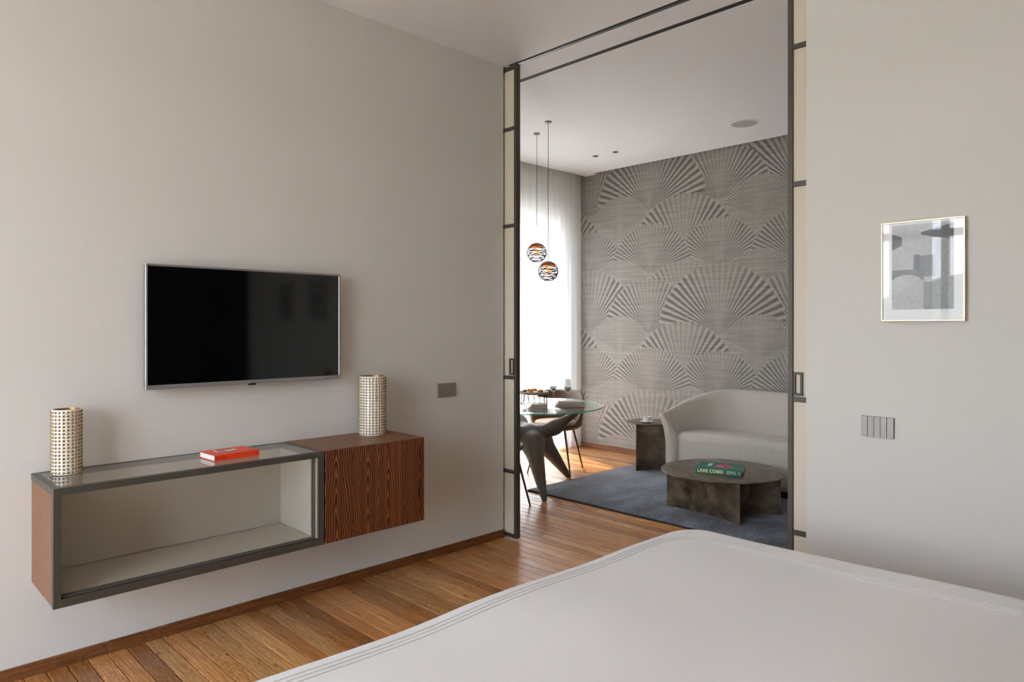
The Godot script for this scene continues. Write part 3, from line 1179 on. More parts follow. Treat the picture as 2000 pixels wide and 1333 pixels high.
func bed_bump(x: float, z: float) -> float:
	return 0.011 * bed_noise.get_noise_2d(x, z) + 0.0006 * bed_noise.get_noise_2d(x * 3.1 + 9.0, z * 3.1)

func build_bed() -> void:
	bed_noise = noise(14, 1.3, 1)
	var x0 := 0.50
	var x1 := 2.545
	var z0 := -1.582
	var z1 := 0.585
	var c := Vector3((x0 + x1) * 0.5, 0.0, (z0 + z1) * 0.5)
	var t := thing("bed", "wide bed under a smooth white quilt with stitched border", "bed", c)
	var hx := (x1 - x0) * 0.5
	var hz := (z1 - z0) * 0.5
	var s := mb()
	span(s, Vector3(-hx + 0.06, 0.05, -hz + 0.06), Vector3(hx - 0.06, 0.30, hz), 0.01)
	part("base", s, M.bed_base, t)
	for q in [[-1, -1], [1, -1], [1, 1], [-1, 1]]:
		s = mb()
		span(s, Vector3(q[0] * (hx - 0.16) - 0.03, 0.0, q[1] * (hz - 0.16) - 0.03), Vector3(q[0] * (hx - 0.16) + 0.03, 0.05, q[1] * (hz - 0.16) + 0.03), 0.002)
		part("leg", s, M.door_metal, t)
	s = mb()
	soft_box(s, Vector3(0, 0.425, 0), Vector3(2 * hx - 0.1, 0.28, 2 * hz - 0.1), 0.05, 3, 2)
	part("mattress", s, M.white_cotton, t)
	# the quilt: rounded in plan and over its edge, hanging a little below the mattress
	s = mb()
	var plan := 0.17
	var roll := 0.075
	var rings := []
	var outline := func(inset: float, k: int, n: int) -> Vector2:
		var rx := hx - inset
		var rz := hz - inset
		var r := maxf(plan - inset, 0.012)
		var per := n / 4
		var corner := k / per
		var u := float(k % per) / per
		var cc: Vector2 = [Vector2(rx - r, -rz + r), Vector2(rx - r, rz - r), Vector2(-rx + r, rz - r), Vector2(-rx + r, -rz + r)][corner]
		var nx: Vector2 = [Vector2(rx - r, rz - r), Vector2(-rx + r, rz - r), Vector2(-rx + r, -rz + r), Vector2(rx - r, -rz + r)][corner]
		var a0 := -PI / 2 + corner * PI / 2
		if u <= 0.2:
			var a := a0 + u / 0.2 * PI / 2
			return cc + Vector2(cos(a), sin(a)) * r
		var e := Vector2(cos(a0 + PI / 2), sin(a0 + PI / 2)) * r
		return (cc + e).lerp(nx + e, (u - 0.2) / 0.8)
	var N := 320
	var TOP := 0.618
	var levels := [[0.012, 0.24], [0.0, 0.30], [0.0, 0.40], [0.0, TOP - roll]]
	for i in range(1, 7):
		var a := i / 6.0 * PI / 2
		levels.append([roll * (1.0 - cos(a)), TOP - roll + roll * sin(a)])
	for ins in [0.085, 0.10, 0.12, 0.14, 0.16, 0.18, 0.20, 0.22, 0.25, 0.30, 0.4, 0.5, 0.6, 0.7, 0.8, 0.9, 0.98]:
		levels.append([ins, TOP])
	for lv in levels:
		var ring := []
		for k in N:
			var p: Vector2 = outline.call(lv[0], k, N)
			var y: float = lv[1]
			var blend := smoothstep(TOP - roll, TOP, y)
			ring.append(Vector3(p.x, y + bed_bump(p.x, p.y) * blend + (0.004 * sin(k * 0.45) if lv[1] < 0.31 else 0.0), p.y))
		rings.append(ring)
	s.set_smooth_group(0)
	for i in rings.size() - 1:
		for k in N:
			var l := (k + 1) % N
			for v in [rings[i][k], rings[i + 1][l], rings[i][l], rings[i][k], rings[i + 1][k], rings[i + 1][l]]:
				s.add_vertex(v)
	var last: Array = rings[rings.size() - 1]
	var mid := Vector3.ZERO
	for p in last:
		mid += p / N
	for k in N:
		for v in [last[k], mid, last[(k + 1) % N]]:
			s.add_vertex(v)
	var quilt := part("quilt", s, M.white_cotton, t)
	for ins in [0.0, 0.017, 0.034]:
		s = mb()
		var path := []
		var ox: float = 0.17 + ins
		var oz: float = 0.085 + ins
		var r: float = 0.15 - ins
		var ax := hx - ox
		var az := hz - 0.1
		for k in 46:
			path.append(Vector2(lerpf(-ax, ax - r, k / 45.0), -hz + oz))
		for k in 12:
			var a := -PI / 2 + (k + 1) / 13.0 * PI / 2
			path.append(Vector2(ax - r + cos(a) * r, -hz + oz + r + sin(a) * r))
		for k in 46:
			path.append(Vector2(ax, lerpf(-hz + oz + r, az, k / 45.0)))
		var p3 := []
		for p in path:
			p3.append(Vector3(p.x, TOP + bed_bump(p.x, p.y) + 0.0006, p.y))
		tube(s, p3, 0.0028, 6, false, 0.3)
		part("stitched_line", s, M.stitching, quilt)

func build_headboard() -> void:
	var t := thing("headboard", "tall dark brown upholstered headboard panels behind the bed", "headboard", Vector3(0.28, 0.0, 0.66))
	for i in 4:
		var s := mb()
		soft_box(s, Vector3(0.3625 + 0.725 * i, 1.12, -0.035), Vector3(0.72, 2.23, 0.065), 0.02, 3, 1)
		part("upholstered_panel", s, M.dark_panel, t)

func build_bedside_lamp() -> void:
	var t := thing("floor_lamp", "slim bronze floor lamp with a linen drum shade beside the headboard", "lamp", Vector3(0.13, 0.0, 0.38))
	var s := mb()
	lathe(s, [[0.0, 0.0], [0.13, 0.0], [0.134, 0.006], [0.13, 0.014], [0.02, 0.018], [0.0, 0.018]], Vector3.ZERO, 32)
	part("foot", s, M.bronze_leg, t)
	s = mb()
	tube(s, [Vector3(0, 0.016, 0), Vector3(0, 1.62, 0)], 0.009, 10)
	part("pole", s, M.bronze_leg, t)
	s = mb()
	lathe(s, [[0.17, 1.50], [0.15, 1.80], [0.148, 1.80], [0.168, 1.50]], Vector3.ZERO, 40)
	part("shade", s, M.lamp_shade, t)
	s = mb()
	lathe(s, [[0.0, 1.61], [0.02, 1.615], [0.034, 1.64], [0.034, 1.66], [0.02, 1.69], [0.0, 1.695]], Vector3.ZERO, 20)
	part("bulb", s, M.bulb_glow, t)
	var l := OmniLight3D.new()
	l.name = "bulb_light"
	t.add_child(l)
	l.position = Vector3(0, 1.655, 0)
	l.light_color = Color(1.0, 0.74, 0.48)
	l.light_energy = 0.42
	l.light_size = 0.034
	l.omni_range = 14.0
	l.omni_attenuation = 2.0
	l.shadow_enabled = true

# ------------------------------------------------------------------ living room things
func build_rug() -> void:
	var t := thing("rug", "blue grey woven rug under the coffee table and sofa", "rug", Vector3(4.29, 0.0, -4.19))
	var s := mb()
	soft_box(s, Vector3(0.95, 0.0075, 1.6), Vector3(1.9, 0.015, 3.2), 0.006, 2, 1)
	part("pile", s, M.rug_pile, t)
	s = mb()
	for e in [[Vector3(0, 0, 0), Vector3(1.9, 0, 0)], [Vector3(1.9, 0, 0), Vector3(1.9, 0, 3.2)], [Vector3(1.9, 0, 3.2), Vector3(0, 0, 3.2)], [Vector3(0, 0, 3.2), Vector3(0, 0, 0)]]:
		tube(s, [e[0] + Vector3(0, 0.006, 0), e[1] + Vector3(0, 0.006, 0)], 0.006, 6)
	var b := part("binding", s, mat("rug_binding", Color(0.12, 0.125, 0.15), 0.95), t)
	b.set_meta("label", "dark bound edge")

func build_sofa() -> void:
	# local x: depth (front 0, wall side +), local z along the wall
	var t := thing("sofa", "light grey linen sofa with curved back and sweeping arm", "sofa", Vector3(5.46, 0.0, -3.55))
	var L := 1.95
	var s := mb()
	span(s, Vector3(0.10, 0.0158, 0.12), Vector3(0.72, 0.075, L - 0.12), 0.004)
	part("plinth", s, M.black_metal, t)
	# the shell: a U in plan, its profile leans outwards and rises from arm to back
	s = mb()
	var path := []
	var r := 0.42
	var dep := 0.70
	for k in 7:
		path.append([Vector2(0.0 + (dep - r) * k / 6.0, 0.0), Vector2(0, -1)])
	for k in range(1, 11):
		var a := -PI / 2 + k / 10.0 * PI / 2
		path.append([Vector2(dep - r + cos(a) * r, r + sin(a) * r), Vector2(cos(a), sin(a))])
	for k in range(1, 12):
		path.append([Vector2(dep, lerpf(r, L - r, k / 12.0)), Vector2(1, 0)])
	for k in range(0, 11):
		var a := k / 10.0 * PI / 2
		path.append([Vector2(dep - r + cos(a) * r, L - r + sin(a) * r), Vector2(cos(a), sin(a))])
	for k in range(1, 7):
		path.append([Vector2((dep - r) * (1.0 - k / 6.0), L), Vector2(0, 1)])
	var total := 0.0
	var dist := [0.0]
	for i in range(1, path.size()):
		total += (path[i][0] - path[i - 1][0]).length()
		dist.append(total)
	var rings := []
	for i in path.size():
		var from_end: float = minf(dist[i], total - dist[i])
		var rise := smoothstep(-0.05, 0.80, from_end)
		var hgt := lerpf(0.622, 0.815, rise)
		var thick := lerpf(0.075, 0.115, smoothstep(0.0, 0.5, from_end))
		var flare := lerpf(0.085, 0.055, rise)
		var ring := []
		# outside from the bottom up, over the top, and down inside to the seat
		var prof := [[0.0, 0.075], [0.0, 0.20], [0.004, 0.36], [flare * 0.35, lerpf(0.36, hgt, 0.45)], [flare * 0.8, lerpf(0.36, hgt, 0.80)], [flare, hgt - 0.022], [flare - 0.006, hgt - 0.006], [flare - 0.022, hgt],
			[flare - thick * 0.45, hgt - 0.004], [flare - thick * 0.72, hgt - 0.022], [flare * 0.6 - thick, lerpf(0.36, hgt, 0.72)], [-thick - 0.012, lerpf(0.36, hgt, 0.30)], [-thick - 0.03, 0.36], [-thick - 0.03, 0.075]]
		for q in prof:
			var p: Vector2 = path[i][0] + path[i][1] * q[0]
			ring.append(Vector3(p.x, q[1], p.y))
		rings.append(ring)
	s.set_smooth_group(0)
	var m: int = rings[0].size()
	for i in rings.size() - 1:
		for k in m:
			var l := (k + 1) % m
			for v in [rings[i][k], rings[i + 1][k], rings[i + 1][l], rings[i][k], rings[i + 1][l], rings[i][l]]:
				s.add_vertex(v)
	for e in [[0, -1.0], [rings.size() - 1, -1.0]]:
		# rounded front of each arm
		var ring: Array = rings[e[0]]
		var prev := ring
		for step in 4:
			var a := (step + 1) / 4.0 * PI / 2
			var mid := Vector3.ZERO
			for p in ring:
				mid += p / m
			var now := []
			for p in ring:
				var shrink: float = lerpf(1.0, 0.55, 1.0 - cos(a))
				now.append(Vector3(p.x - 0.03 * sin(a), mid.y + (p.y - mid.y) * lerpf(1.0, 0.965, 1.0 - cos(a)), mid.z + (p.z - mid.z) * shrink if true else 0.0))
			for k in m:
				var l := (k + 1) % m
				var tri := [prev[k], now[l], now[k], prev[k], prev[l], now[l]] if e[0] == 0 else [prev[k], now[k], now[l], prev[k], now[l], prev[l]]
				for v in tri:
					s.add_vertex(v)
			prev = now
		var poly := PackedVector2Array()
		for p in prev:
			poly.append(Vector2(p.z, p.y))
		var tri := Geometry2D.triangulate_polygon(poly)
		for i in range(0, tri.size(), 3):
			face(s, [prev[tri[i]], prev[tri[i + 1]], prev[tri[i + 2]]], Vector3.LEFT)
			s.set_smooth_group(0)
	part("back_and_arms", s, M.sofa_linen, t)
	s = mb()
	var bulge := func(p: Vector3) -> Vector3:
		var q := p
		if p.y > 0.1:
			q.y += 0.012 * (1.0 - pow(absf(p.z) / 0.92, 2.0)) - 0.02 * clampf(p.x / 0.33, -1.0, 1.0)
		return q
	soft_box(s, Vector3(0.345, 0.262, L * 0.5), Vector3(0.70, 0.374, L - 0.13), 0.075, 5, 8, bulge)
	part("seat", s, M.sofa_linen, t)

func cusp_polygon(pts: Array, sag: Array, thick: float) -> PackedVector2Array:
	# sheets between corner points, each bent inwards
	var c := Vector2.ZERO
	for p in pts:
		c += p / pts.size()
	var out := PackedVector2Array()
	for i in pts.size():
		var a: Vector2 = pts[i]
		var b: Vector2 = pts[(i + 1) % pts.size()]
		var ctrl := ((a + b) * 0.5).lerp(c, sag[i])
		var ia := a + (b - a).normalized() * thick
		var ib := b + (a - b).normalized() * thick
		for k in 14:
			var u := k / 13.0
			out.append(ia * (1 - u) * (1 - u) + ctrl * 2.0 * u * (1 - u) + ib * u * u)
	return out

func build_low_tables() -> void:
	var t := thing("coffee_table", "round low bronze coffee table on bent metal sheets", "coffee table", Vector3(4.90, 0.015, -2.70))
	var s := mb()
	lathe(s, [[0.0, 0.289], [0.448, 0.289], [0.457, 0.292], [0.46, 0.295], [0.457, 0.298], [0.448, 0.299], [0.0, 0.299]], Vector3.ZERO, 72)
	part("top", s, M.patina_bronze, t)
	var pts := [Vector2(4.679, -3.054), Vector2(4.581, -2.39), Vector2(5.063, -2.308), Vector2(5.24, -2.93)]
	for i in 4:
		pts[i] -= Vector2(4.90, -2.70)
	s = mb()
	prism(s, cusp_polygon(pts, [0.42, 0.92, 0.5, 0.6], 0.004), 0.0, 0.289, false)
	part("sheet_base", s, M.patina_bronze, t)
	t = thing("side_table", "small round bronze side table beside the sofa arm", "side table", Vector3(5.776, 0.015, -3.987))
	s = mb()
	lathe(s, [[0.0, 0.449], [0.212, 0.449], [0.218, 0.452], [0.22, 0.455], [0.218, 0.458], [0.212, 0.459], [0.0, 0.459]], Vector3.ZERO, 56)
	part("top", s, M.patina_bronze, t)
	pts = [Vector2(-0.190, -0.006), Vector2(0.05, 0.185), Vector2(0.10, -0.165)]
	s = mb()
	prism(s, cusp_polygon(pts, [0.55, 0.5, -0.2], 0.004), 0.0, 0.449, false)
	part("sheet_base", s, M.patina_bronze, t)
	# cup and saucer
	var sc := thing("saucer", "white saucer under the cup on the side table", "saucer", Vector3(5.715, 0.475, -3.955))
	s = mb()
	lathe(s, [[0.0, 0.0], [0.028, 0.0], [0.032, 0.003], [0.062, 0.012], [0.0625, 0.0135], [0.060, 0.0135], [0.030, 0.006], [0.0, 0.005]], Vector3.ZERO, 36)
	part("dish", s, M.porcelain, sc)
	var cup := thing("coffee_cup", "white coffee cup on the side table", "cup", Vector3(5.715, 0.481, -3.955))
	s = mb()
	lathe(s, [[0.0, 0.0], [0.018, 0.0], [0.022, 0.004], [0.031, 0.018], [0.036, 0.036], [0.038, 0.049], [0.0365, 0.050], [0.035, 0.048], [0.033, 0.036], [0.028, 0.019], [0.018, 0.006], [0.0, 0.005]], Vector3.ZERO, 32)
	var cb := part("bowl", s, M.porcelain, cup)
	s = mb()
	var loop := []
	for k in 9:
		var a := -PI * 0.55 + k / 8.0 * PI * 1.1
		loop.append(Vector3(0.026 + 0.0085 + cos(a) * 0.017, 0.028 + sin(a) * 0.014, 0.0))
	tube(s, loop, 0.0028, 7)
	var hd := part("handle", s, M.porcelain, cb)
	hd.rotation.y = -0.75
	# the green book
	var turn := atan2(4.781 - 4.669, -2.484 + 2.794)
	var spine := Vector2(4.781 - 4.669, -2.484 + 2.794)
	var dir := spine.normalized()
	var into := Vector2(dir.y, -dir.x)
	var w := spine.length()
	var d := 0.235
	var mid := Vector2(4.725, -2.639) + into * d * 0.5
	var b := book("green_book", "green hardback with gold lettering lying on the coffee table", Vector3(mid.x, 0.3145, mid.y), atan2(-dir.y, dir.x), w, d, 0.042, M.green_cover, true)
	# in the book's own axes x runs along the spine and +z points towards the reader
	var bs := Basis.IDENTITY
	var bc: Node3D = b.get_node("cover")
	var tx := lettering("LAKE COMO", 0.0365, M.cream_ink, bc, Vector3(-0.055, 0.0205, d * 0.5 + 0.0003), bs)
	tx.set_meta("label", "cream lettering")
	tx.scale = Vector3(0.92, 1.0, 1.0)
	var ty := lettering("IDYLL", 0.031, M.white_ink, bc, Vector3(0.098, 0.0205, d * 0.5 + 0.0003), bs, false)
	ty.scale = Vector3(0.92, 1.0, 1.0)
	for x in [0.151]:
		s = mb()
		span(s, Vector3(x, 0.008, d * 0.5), Vector3(x + 0.003, 0.034, d * 0.5 + 0.0006))
		part("spine_mark", s, M.white_ink, bc)
	s = mb()
	face(s, [Vector3(-0.045, 0.0424, 0.035), Vector3(-0.005, 0.0424, -0.075), Vector3(0.03, 0.0424, -0.075), Vector3(0.105, 0.0424, 0.035), Vector3(0.06, 0.0424, 0.065)], Vector3.UP)
	part("cover_shape", s, M.pink_ink, bc)
	s = mb()
	face(s, [Vector3(-0.022, 0.0427, -0.06), Vector3(0.004, 0.0427, -0.07), Vector3(0.09, 0.0427, 0.03), Vector3(0.06, 0.0427, 0.05)], Vector3.UP)
	part("cover_stripe", s, M.red_ink, bc)
	for i in 4:
		s = mb()
		span(s, Vector3(-0.095, 0.042, -0.07 + i * 0.026), Vector3(-0.062 - 0.006 * (i % 2), 0.0426, -0.054 + i * 0.026))
		part("cover_print", s, M.white_ink, bc)

func build_dining() -> void:
	var C := Vector3(4.41, 0.0, -4.30)
	var t := thing("dining_table", "round glass dining table on a sculpted grey base", "table", C)
	var feet := [Vector3(-0.275, 0.012, 0.45), Vector3(0.525, 0.012, 0.015), Vector3(-0.25, 0.012, -0.465)]
	var arms := [Vector3(0.25, 0.70, 0.40), Vector3(-0.47, 0.70, 0.03), Vector3(0.22, 0.70, -0.42)]
	var field := func(p: Vector3) -> float:
		var d := 10.0
		for i in 3:
			var f: Vector3 = feet[i]
			var knee := Vector3(f.x * 0.30, 0.40, f.z * 0.30)
			d = smin(d, smin(capsule(p, f, knee, 0.025, 0.090), capsule(p, knee, Vector3(0, 0.44, 0), 0.090, 0.080), 0.06), 0.05)
		var up := 10.0
		for i in 3:
			var a: Vector3 = arms[i]
			var el := Vector3(a.x * 0.50, 0.53, a.z * 0.50)
			up = smin(up, smin(capsule(p, a, el, 0.022, 0.050), capsule(p, el, Vector3(0, 0.44, 0), 0.050, 0.075), 0.08), 0.05)
		d = smin(d, up, 0.09)
		d = maxf(d, -p.y + 0.001)
		return maxf(d, p.y - 0.712)
	var s := nets(Vector3(-0.62, -0.03, -0.62), Vector3i(69, 42, 69), 0.018, field)
	part("sculpted_base", s, M.concrete, t)
	s = mb()
	lathe(s, [[0.0, 0.7135], [0.656, 0.7135], [0.656, 0.7255], [0.0, 0.7255]], Vector3.ZERO, 96)
	part("glass_top", s, M.table_glass, t)
	s = mb()
	lathe(s, [[0.656, 0.7135], [0.6585, 0.715], [0.66, 0.7195], [0.6585, 0.724], [0.656, 0.7255]], Vector3.ZERO, 96)
	var e := part("polished_edge", s, M.glass_edge, t)
	e.set_meta("label", "green polished glass rim")
	# chairs
	dining_chair("brown leather tub chair with bronze legs beside the curtain", Vector3(5.10, 0, -4.60), atan2(-0.91, 0.41))
	dining_chair("brown leather tub chair tucked in next to the sliding door", Vector3(3.80, 0, -4.10), atan2(0.97, 0.24))
	dining_chair("brown leather tub chair on the window side of the table", Vector3(4.45, 0, -4.93), 0.0)
	var top := 0.7260
	# serving stand
	var st := thing("cake_stand", "round serving stand on a zigzag wire ring", "serving stand", Vector3(4.44, top, -4.26))
	s = mb()
	lathe(s, [[0.0, 0.098], [0.126, 0.098], [0.131, 0.102], [0.131, 0.116], [0.126, 0.118], [0.122, 0.112], [0.0, 0.110]], Vector3.ZERO, 40)
	part("tray", s, M.board_grey, st)
	s = mb()
	var ring := func(r: float, y: float) -> Array:
		var o := []
		for k in 40:
			o.append(Vector3(cos(TAU * k / 40) * r, y, sin(TAU * k / 40) * r))
		return o
	tube(s, ring.call(0.118, 0.003), 0.003, 6, true)
	tube(s, ring.call(0.112, 0.096), 0.0025, 6, true)
	for k in 28:
		var a0 := TAU * k / 28
		var a1 := TAU * (k + (0.9 if k % 2 == 0 else -0.9)) / 28
		tube(s, [Vector3(cos(a0) * 0.118, 0.003, sin(a0) * 0.118), Vector3(cos(a1) * 0.112, 0.096, sin(a1) * 0.112)], 0.0026, 5)
	part("wire_ring", s, M.dark_wire, st)
	rng.seed = 31
	for i in 15:
		var ang := rng.randf() * TAU
		var rr := sqrt(rng.randf()) * 0.088
		s = mb()
		soft_box(s, Vector3.ZERO, Vector3(rng.randf_range(0.022, 0.034), rng.randf_range(0.014, 0.02), rng.randf_range(0.018, 0.026)), 0.0065, 3, 1)
		var p := part("pastry", s, M.pastry_dark if i % 5 == 0 else M.pastry, self)
		p.name = numbered("pastry")
		tag(p, "dark glazed pastry on the serving stand" if i % 5 == 0 else "golden pastry on the serving stand", "pastry", "dark pastries on the serving stand" if i % 5 == 0 else "golden pastries on the serving stand")
		p.position = Vector3(4.44 + cos(ang) * rr, top + 0.122 + 0.013 * (1.0 - rr / 0.09), -4.26 + sin(ang) * rr)
		p.rotation = Vector3(rng.randf_range(-0.4, 0.4), rng.randf() * TAU, rng.randf_range(-0.4, 0.4))
	# place settings
	place_setting("folded napkin", Vector3(4.46, top, -3.863), -0.78, 0.25, "beside the two wine glasses")
	place_setting("folded napkin", Vector3(4.116, top, -3.906), -0.78, 0.16, "in front of the serving stand")
	wine_glass("tall wine glass standing next to the serving stand", Vector3(4.675, top, -4.246))
	wine_glass("tall wine glass standing behind the wide folded napkin", Vector3(4.69, top, -4.085))
	var v := thing("votive", "small cut glass candle holder by the sliding door", "candle holder", Vector3(3.955, top, -3.905))
	s = mb()
	lathe(s, [[0.0, 0.0], [0.024, 0.0], [0.031, 0.012], [0.033, 0.026], [0.027, 0.044], [0.024, 0.05], [0.021, 0.044], [0.026, 0.026], [0.022, 0.012], [0.0, 0.010]], Vector3.ZERO, 10)
	part("cut_glass", s, M.clear_glass, v)
	s = mb()
	lathe(s, [[0.0, 0.0115], [0.016, 0.0115], [0.016, 0.024], [0.0, 0.025]], Vector3.ZERO, 16)
	part("candle", s, M.paper, v)

func place_setting(called: String, at: Vector3, turn: float, w: float, where: String) -> void:
	var p := thing("dinner_plate", "grey dinner plate " + where, "plate", at)
	var s := mb()
	lathe(s, [[0.0, 0.0], [0.085, 0.0], [0.09, 0.003], [0.128, 0.011], [0.129, 0.013], [0.126, 0.0135], [0.088, 0.006], [0.0, 0.005]], Vector3.ZERO, 44)
	part("dish", s, M.plate_grey, p)
	var n := thing("napkin", "%s pale linen napkin %s" % ["wide folded" if w > 0.2 else "small rolled", where], "napkin", at + Vector3(0, 0.0075, 0), turn)
	for i in 3:
		s = mb()
		soft_box(s, Vector3(0.004 * i, 0.0125 + 0.0155 * i, 0.0), Vector3(w - 0.016 * i, 0.0152 if i < 2 else 0.020, 0.115 - 0.012 * i), 0.0072, 3, 3)
		part("fold", s, M.linen_napkin, n)

func wine_glass(label: String, at: Vector3) -> void:
	var t := thing("wine_glass", label, "glass", at)
	var s := mb()
	lathe(s, [[0.0, 0.0], [0.034, 0.0], [0.034, 0.0015], [0.010, 0.004], [0.0045, 0.012], [0.0038, 0.06], [0.0045, 0.088], [0.009, 0.098]], Vector3.ZERO, 24)
	part("stem", s, M.stem_glass, t)
	s = mb()
	lathe(s, [[0.009, 0.098], [0.024, 0.115], [0.034, 0.140], [0.0355, 0.158], [0.033, 0.19], [0.029, 0.222], [0.0282, 0.222], [0.032, 0.19], [0.0345, 0.158], [0.033, 0.140], [0.023, 0.117], [0.0, 0.102]], Vector3.ZERO, 28)
	var bowl := part("bowl", s, M.stem_glass, t)
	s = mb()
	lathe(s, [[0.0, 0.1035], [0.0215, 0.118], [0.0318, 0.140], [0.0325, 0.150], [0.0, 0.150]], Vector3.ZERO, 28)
	var dark_fill := part("refraction_fill", s, M.refraction_dark, bowl)  # added dark body that paints the refraction at the bowl bottom
	dark_fill.set_meta("label", "dark fill painted as refraction in the bowl")

func dining_chair(label: String, at: Vector3, turn: float) -> void:
	# faces +z in its own axes
	var t := thing("dining_chair", label, "chair", at, turn, "tub chairs round the dining table")
	var s := mb()
	var n := 48
	var rings := []
	for i in n + 1:
		var a := TAU * i / n
		var back := 0.5 - 0.5 * cos(a)  # 0 at the front, 1 at the back
		var rim := lerpf(0.475, 0.775, smoothstep(0.22, 0.95, back))
		var R := lerpf(0.245, 0.272, back)
		var dirv := Vector3(sin(a), 0, cos(a))
		var lean := (rim - 0.475) * 0.10
		var prof := [[0.0, 0.400], [R * 0.55, 0.402], [R * 0.86, 0.418], [R * 0.98, 0.445], [R + lean * 0.6, lerpf(0.445, rim, 0.55)], [R + lean, rim - 0.012], [R + lean - 0.010, rim], [R + lean - 0.026, rim - 0.004], [R + lean - 0.036, rim - 0.022],
			[R + lean * 0.4 - 0.042, lerpf(0.455, rim, 0.45)], [R - 0.055, 0.452], [0.0, 0.450]]
		var ring := []
		for q in prof:
			ring.append(dirv * q[0] + Vector3(0, q[1], 0))
		rings.append(ring)
	s.set_smooth_group(0)
	for i in n:
		for k in rings[0].size() - 1:
			var p: Array = rings[i]
			var q: Array = rings[i + 1]
			if k > 0:
				for v in [p[k], q[k], q[k + 1]]:
					s.add_vertex(v)
			if k < rings[0].size() - 2:
				for v in [p[k], q[k + 1], p[k + 1]]:
					s.add_vertex(v)
	part("shell", s, M.chair_leather, t)
	s = mb()
	lathe(s, [[0.0, 0.452], [0.185, 0.452], [0.202, 0.462], [0.206, 0.474], [0.198, 0.488], [0.17, 0.496], [0.0, 0.500]], Vector3.ZERO, 40)
	part("seat_pad", s, M.chair_seat, t)
	for q in [[-1, -1], [1, -1], [1, 1], [-1, 1]]:
		s = mb()
		tube(s, [Vector3(q[0] * 0.215, 0.0, q[1] * 0.215), Vector3(q[0] * 0.135, 0.415, q[1] * 0.135)], [0.0075, 0.0115], 10)
		part("leg", s, M.bronze_leg, t)

func pendant(label: String, x: float, z: float, y: float, r: float) -> void:
	var t := thing("pendant_lamp", label, "lamp", Vector3(x, CEIL, z))
	var s := mb()
	lathe(s, [[0.0, -0.010], [0.026, -0.010], [0.030, -0.006], [0.030, 0.0], [0.0, 0.0]], Vector3.ZERO, 28)
	part("ceiling_rose", s, M.nickel, t)
	var c := Vector3(0, y - CEIL, 0)
	s = mb()
	tube(s, [Vector3(0, -0.008, 0), c + Vector3(0, r, 0)], 0.0024, 6)
	part("cord", s, M.cord, t)
	s = mb()
	var prof := []
	for k in 9:
		var a := deg_to_rad(lerpf(34.0, 90.0, k / 8.0))
		prof.append([cos(a) * r, sin(a) * r])
	for k in 9:
		var a := deg_to_rad(lerpf(90.0, 34.0, k / 8.0))
		prof.append([cos(a) * (r - 0.002), sin(a) * (r - 0.002)])
	prof[8][0] = 0.0
	prof[9][0] = 0.0
	lathe(s, prof, c, 40)
	var cap := part("cap", s, M.copper, t)
	cap.set_meta("label", "copper dome")
	s = mb()
	var lats := [30.0, 22.0, 12.0, 3.0, -6.0, -15.0, -24.0, -33.0, -43.0, -54.0, -66.0]
	for i in lats.size():
		var path := []
		var ph := i * 2.4
		for k in 48:
			var lo := TAU * k / 48
			var la := deg_to_rad(lats[i] + 8.5 * sin(3.0 * lo + ph) + 4.0 * sin(5.0 * lo - ph * 1.7))
			path.append(c + Vector3(cos(la) * cos(lo), sin(la), cos(la) * sin(lo)) * (r - 0.002))
		tube(s, path, 0.0033, 5, true)
	part("woven_web", s, M.web_dark, t)
	s = mb()
	lathe(s, [[0.0, -0.020], [0.013, -0.016], [0.020, -0.004], [0.020, 0.008], [0.013, 0.022], [0.010, 0.036], [0.0, 0.037]], c, 20)
	part("bulb", s, M.bulb_glow, t)
	var l := OmniLight3D.new()
	l.name = "bulb_light"
	t.add_child(l)
	l.position = c
	l.light_color = Color(1.0, 0.72, 0.45)
	l.light_energy = 0.07
	l.light_size = 0.019
	l.omni_range = 12.0
	l.omni_attenuation = 2.0
	l.shadow_enabled = true

func build_ceiling_things() -> void:
	pendant("copper capped woven globe pendant on the shorter cord", 4.592, -4.372, 2.086, 0.091)
	pendant("copper capped woven globe pendant on the longer cord", 4.396, -4.050, 1.889, 0.087)
	for q in [[5.636, -4.531, "recessed ceiling spot on the curtain side of its pair"], [5.646, -4.284, "recessed ceiling spot on the sofa side of its pair"]]:
		var t := thing("ceiling_spot", q[2], "spotlight", Vector3(q[0], CEIL, q[1]))
		var s := mb()
		lathe(s, [[0.017, -0.002], [0.028, -0.004], [0.031, -0.002], [0.031, 0.0], [0.0, 0.0]], Vector3.ZERO, 28)
		part("trim_ring", s, M.nickel, t)
		s = mb()
		lathe(s, [[0.0, -0.0015], [0.017, -0.0015], [0.017, 0.0], [0.0, 0.0]], Vector3.ZERO, 24)
		part("lens", s, M.black_metal, t)
	var t := thing("ceiling_speaker", "round grey loudspeaker grille set in the ceiling above the sofa", "speaker", Vector3(5.645, CEIL, -2.905))
	var s := mb()
	lathe(s, [[0.108, -0.004], [0.118, -0.005], [0.122, -0.003], [0.122, 0.0], [0.0, 0.0]], Vector3.ZERO, 48)
	part("rim", s, M.ceiling_paint, t)
	s = mb()
	lathe(s, [[0.0, -0.007], [0.07, -0.006], [0.108, -0.0035], [0.108, 0.0], [0.0, 0.0]], Vector3.ZERO, 48)
	part("grille", s, M.speaker_grille, t)

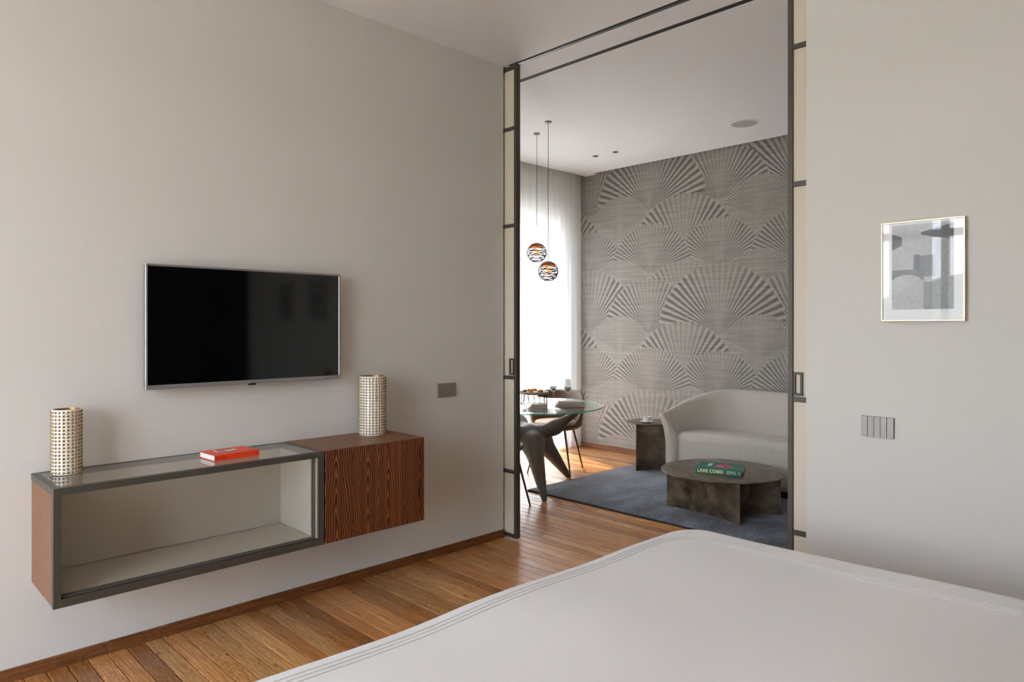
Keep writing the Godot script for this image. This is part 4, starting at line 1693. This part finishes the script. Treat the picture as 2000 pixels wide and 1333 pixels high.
# ------------------------------------------------------------------
func _ready() -> void:
	# camera: level, the lens shifted slightly
	var cam := Camera3D.new()
	cam.name = "camera"
	add_child(cam)
	cam.position = Vector3(0, 1.425, 0)
	cam.rotation.y = -atan2(1362.0, 1392.0)
	cam.projection = Camera3D.PROJECTION_FRUSTUM
	cam.near = 0.05
	cam.far = 6000.0
	cam.size = 0.05 * 1333.0 / 1362.0
	cam.frustum_offset = Vector2(0, 0.05 * (636.0 - 666.5) / 1362.0)
	cam.current = true
	# sky and exposure
	var env := Environment.new()
	env.background_mode = Environment.BG_SKY
	var sky := Sky.new()
	var sm := ProceduralSkyMaterial.new()
	sm.sky_top_color = Color(0.76, 0.85, 0.96)
	sm.sky_horizon_color = Color(0.95, 0.965, 0.985)
	sm.sky_curve = 0.2
	sm.ground_bottom_color = Color(0.68, 0.69, 0.69)
	sm.ground_horizon_color = Color(0.75, 0.76, 0.77)
	sm.sky_energy_multiplier = 1.0
	sm.ground_energy_multiplier = 1.0
	sky.sky_material = sm
	env.sky = sky
	env.background_energy_multiplier = 15.0
	env.tonemap_mode = Environment.TONE_MAPPER_LINEAR
	env.tonemap_exposure = 1.06
	env.sdfgi_enabled = true
	env.ssao_enabled = true
	env.ssil_enabled = true
	var we := WorldEnvironment.new()
	we.name = "world_environment"
	we.environment = env
	add_child(we)
	# the sun stands high behind the living room window
	var sun := DirectionalLight3D.new()
	sun.name = "sun"
	add_child(sun)
	var el := deg_to_rad(60.0)
	var towards := Vector3(-0.29 * cos(el), -sin(el), 0.957 * cos(el))
	sun.look_at_from_position(Vector3.ZERO, towards, Vector3.UP)
	sun.light_color = Color(1.0, 0.97, 0.93)
	sun.light_energy = 13.0
	sun.light_angular_distance = 0.6
	sun.shadow_enabled = true
	sun.sky_mode = DirectionalLight3D.SKY_MODE_LIGHT_ONLY
	make_materials()
	build_setting()
	build_doors()
	curtain("sheer_curtain", "white sheer curtain over the living room window", Vector3(3.60, 0, -5.315), Vector3(6.31, 0, -5.315), 3.24, 27.0, 0.034)
	curtain("sheer_curtain", "white sheer curtain gathered at the middle of the bedroom window", Vector3(-1.90, 0, -2.56), Vector3(-1.90, 0, -2.14), 3.12, 7.0, 0.03)
	curtain("sheer_curtain", "white sheer curtain gathered at the headboard end of the bedroom window", Vector3(-1.90, 0, -0.66), Vector3(-1.90, 0, -0.22), 3.12, 7.0, 0.03)
	build_bed()
	build_headboard()
	build_bedside_lamp()
	build_console()
	build_television()
	build_rug()
	build_sofa()
	build_low_tables()
	build_dining()
	build_ceiling_things()
	build_small_bedroom_things()
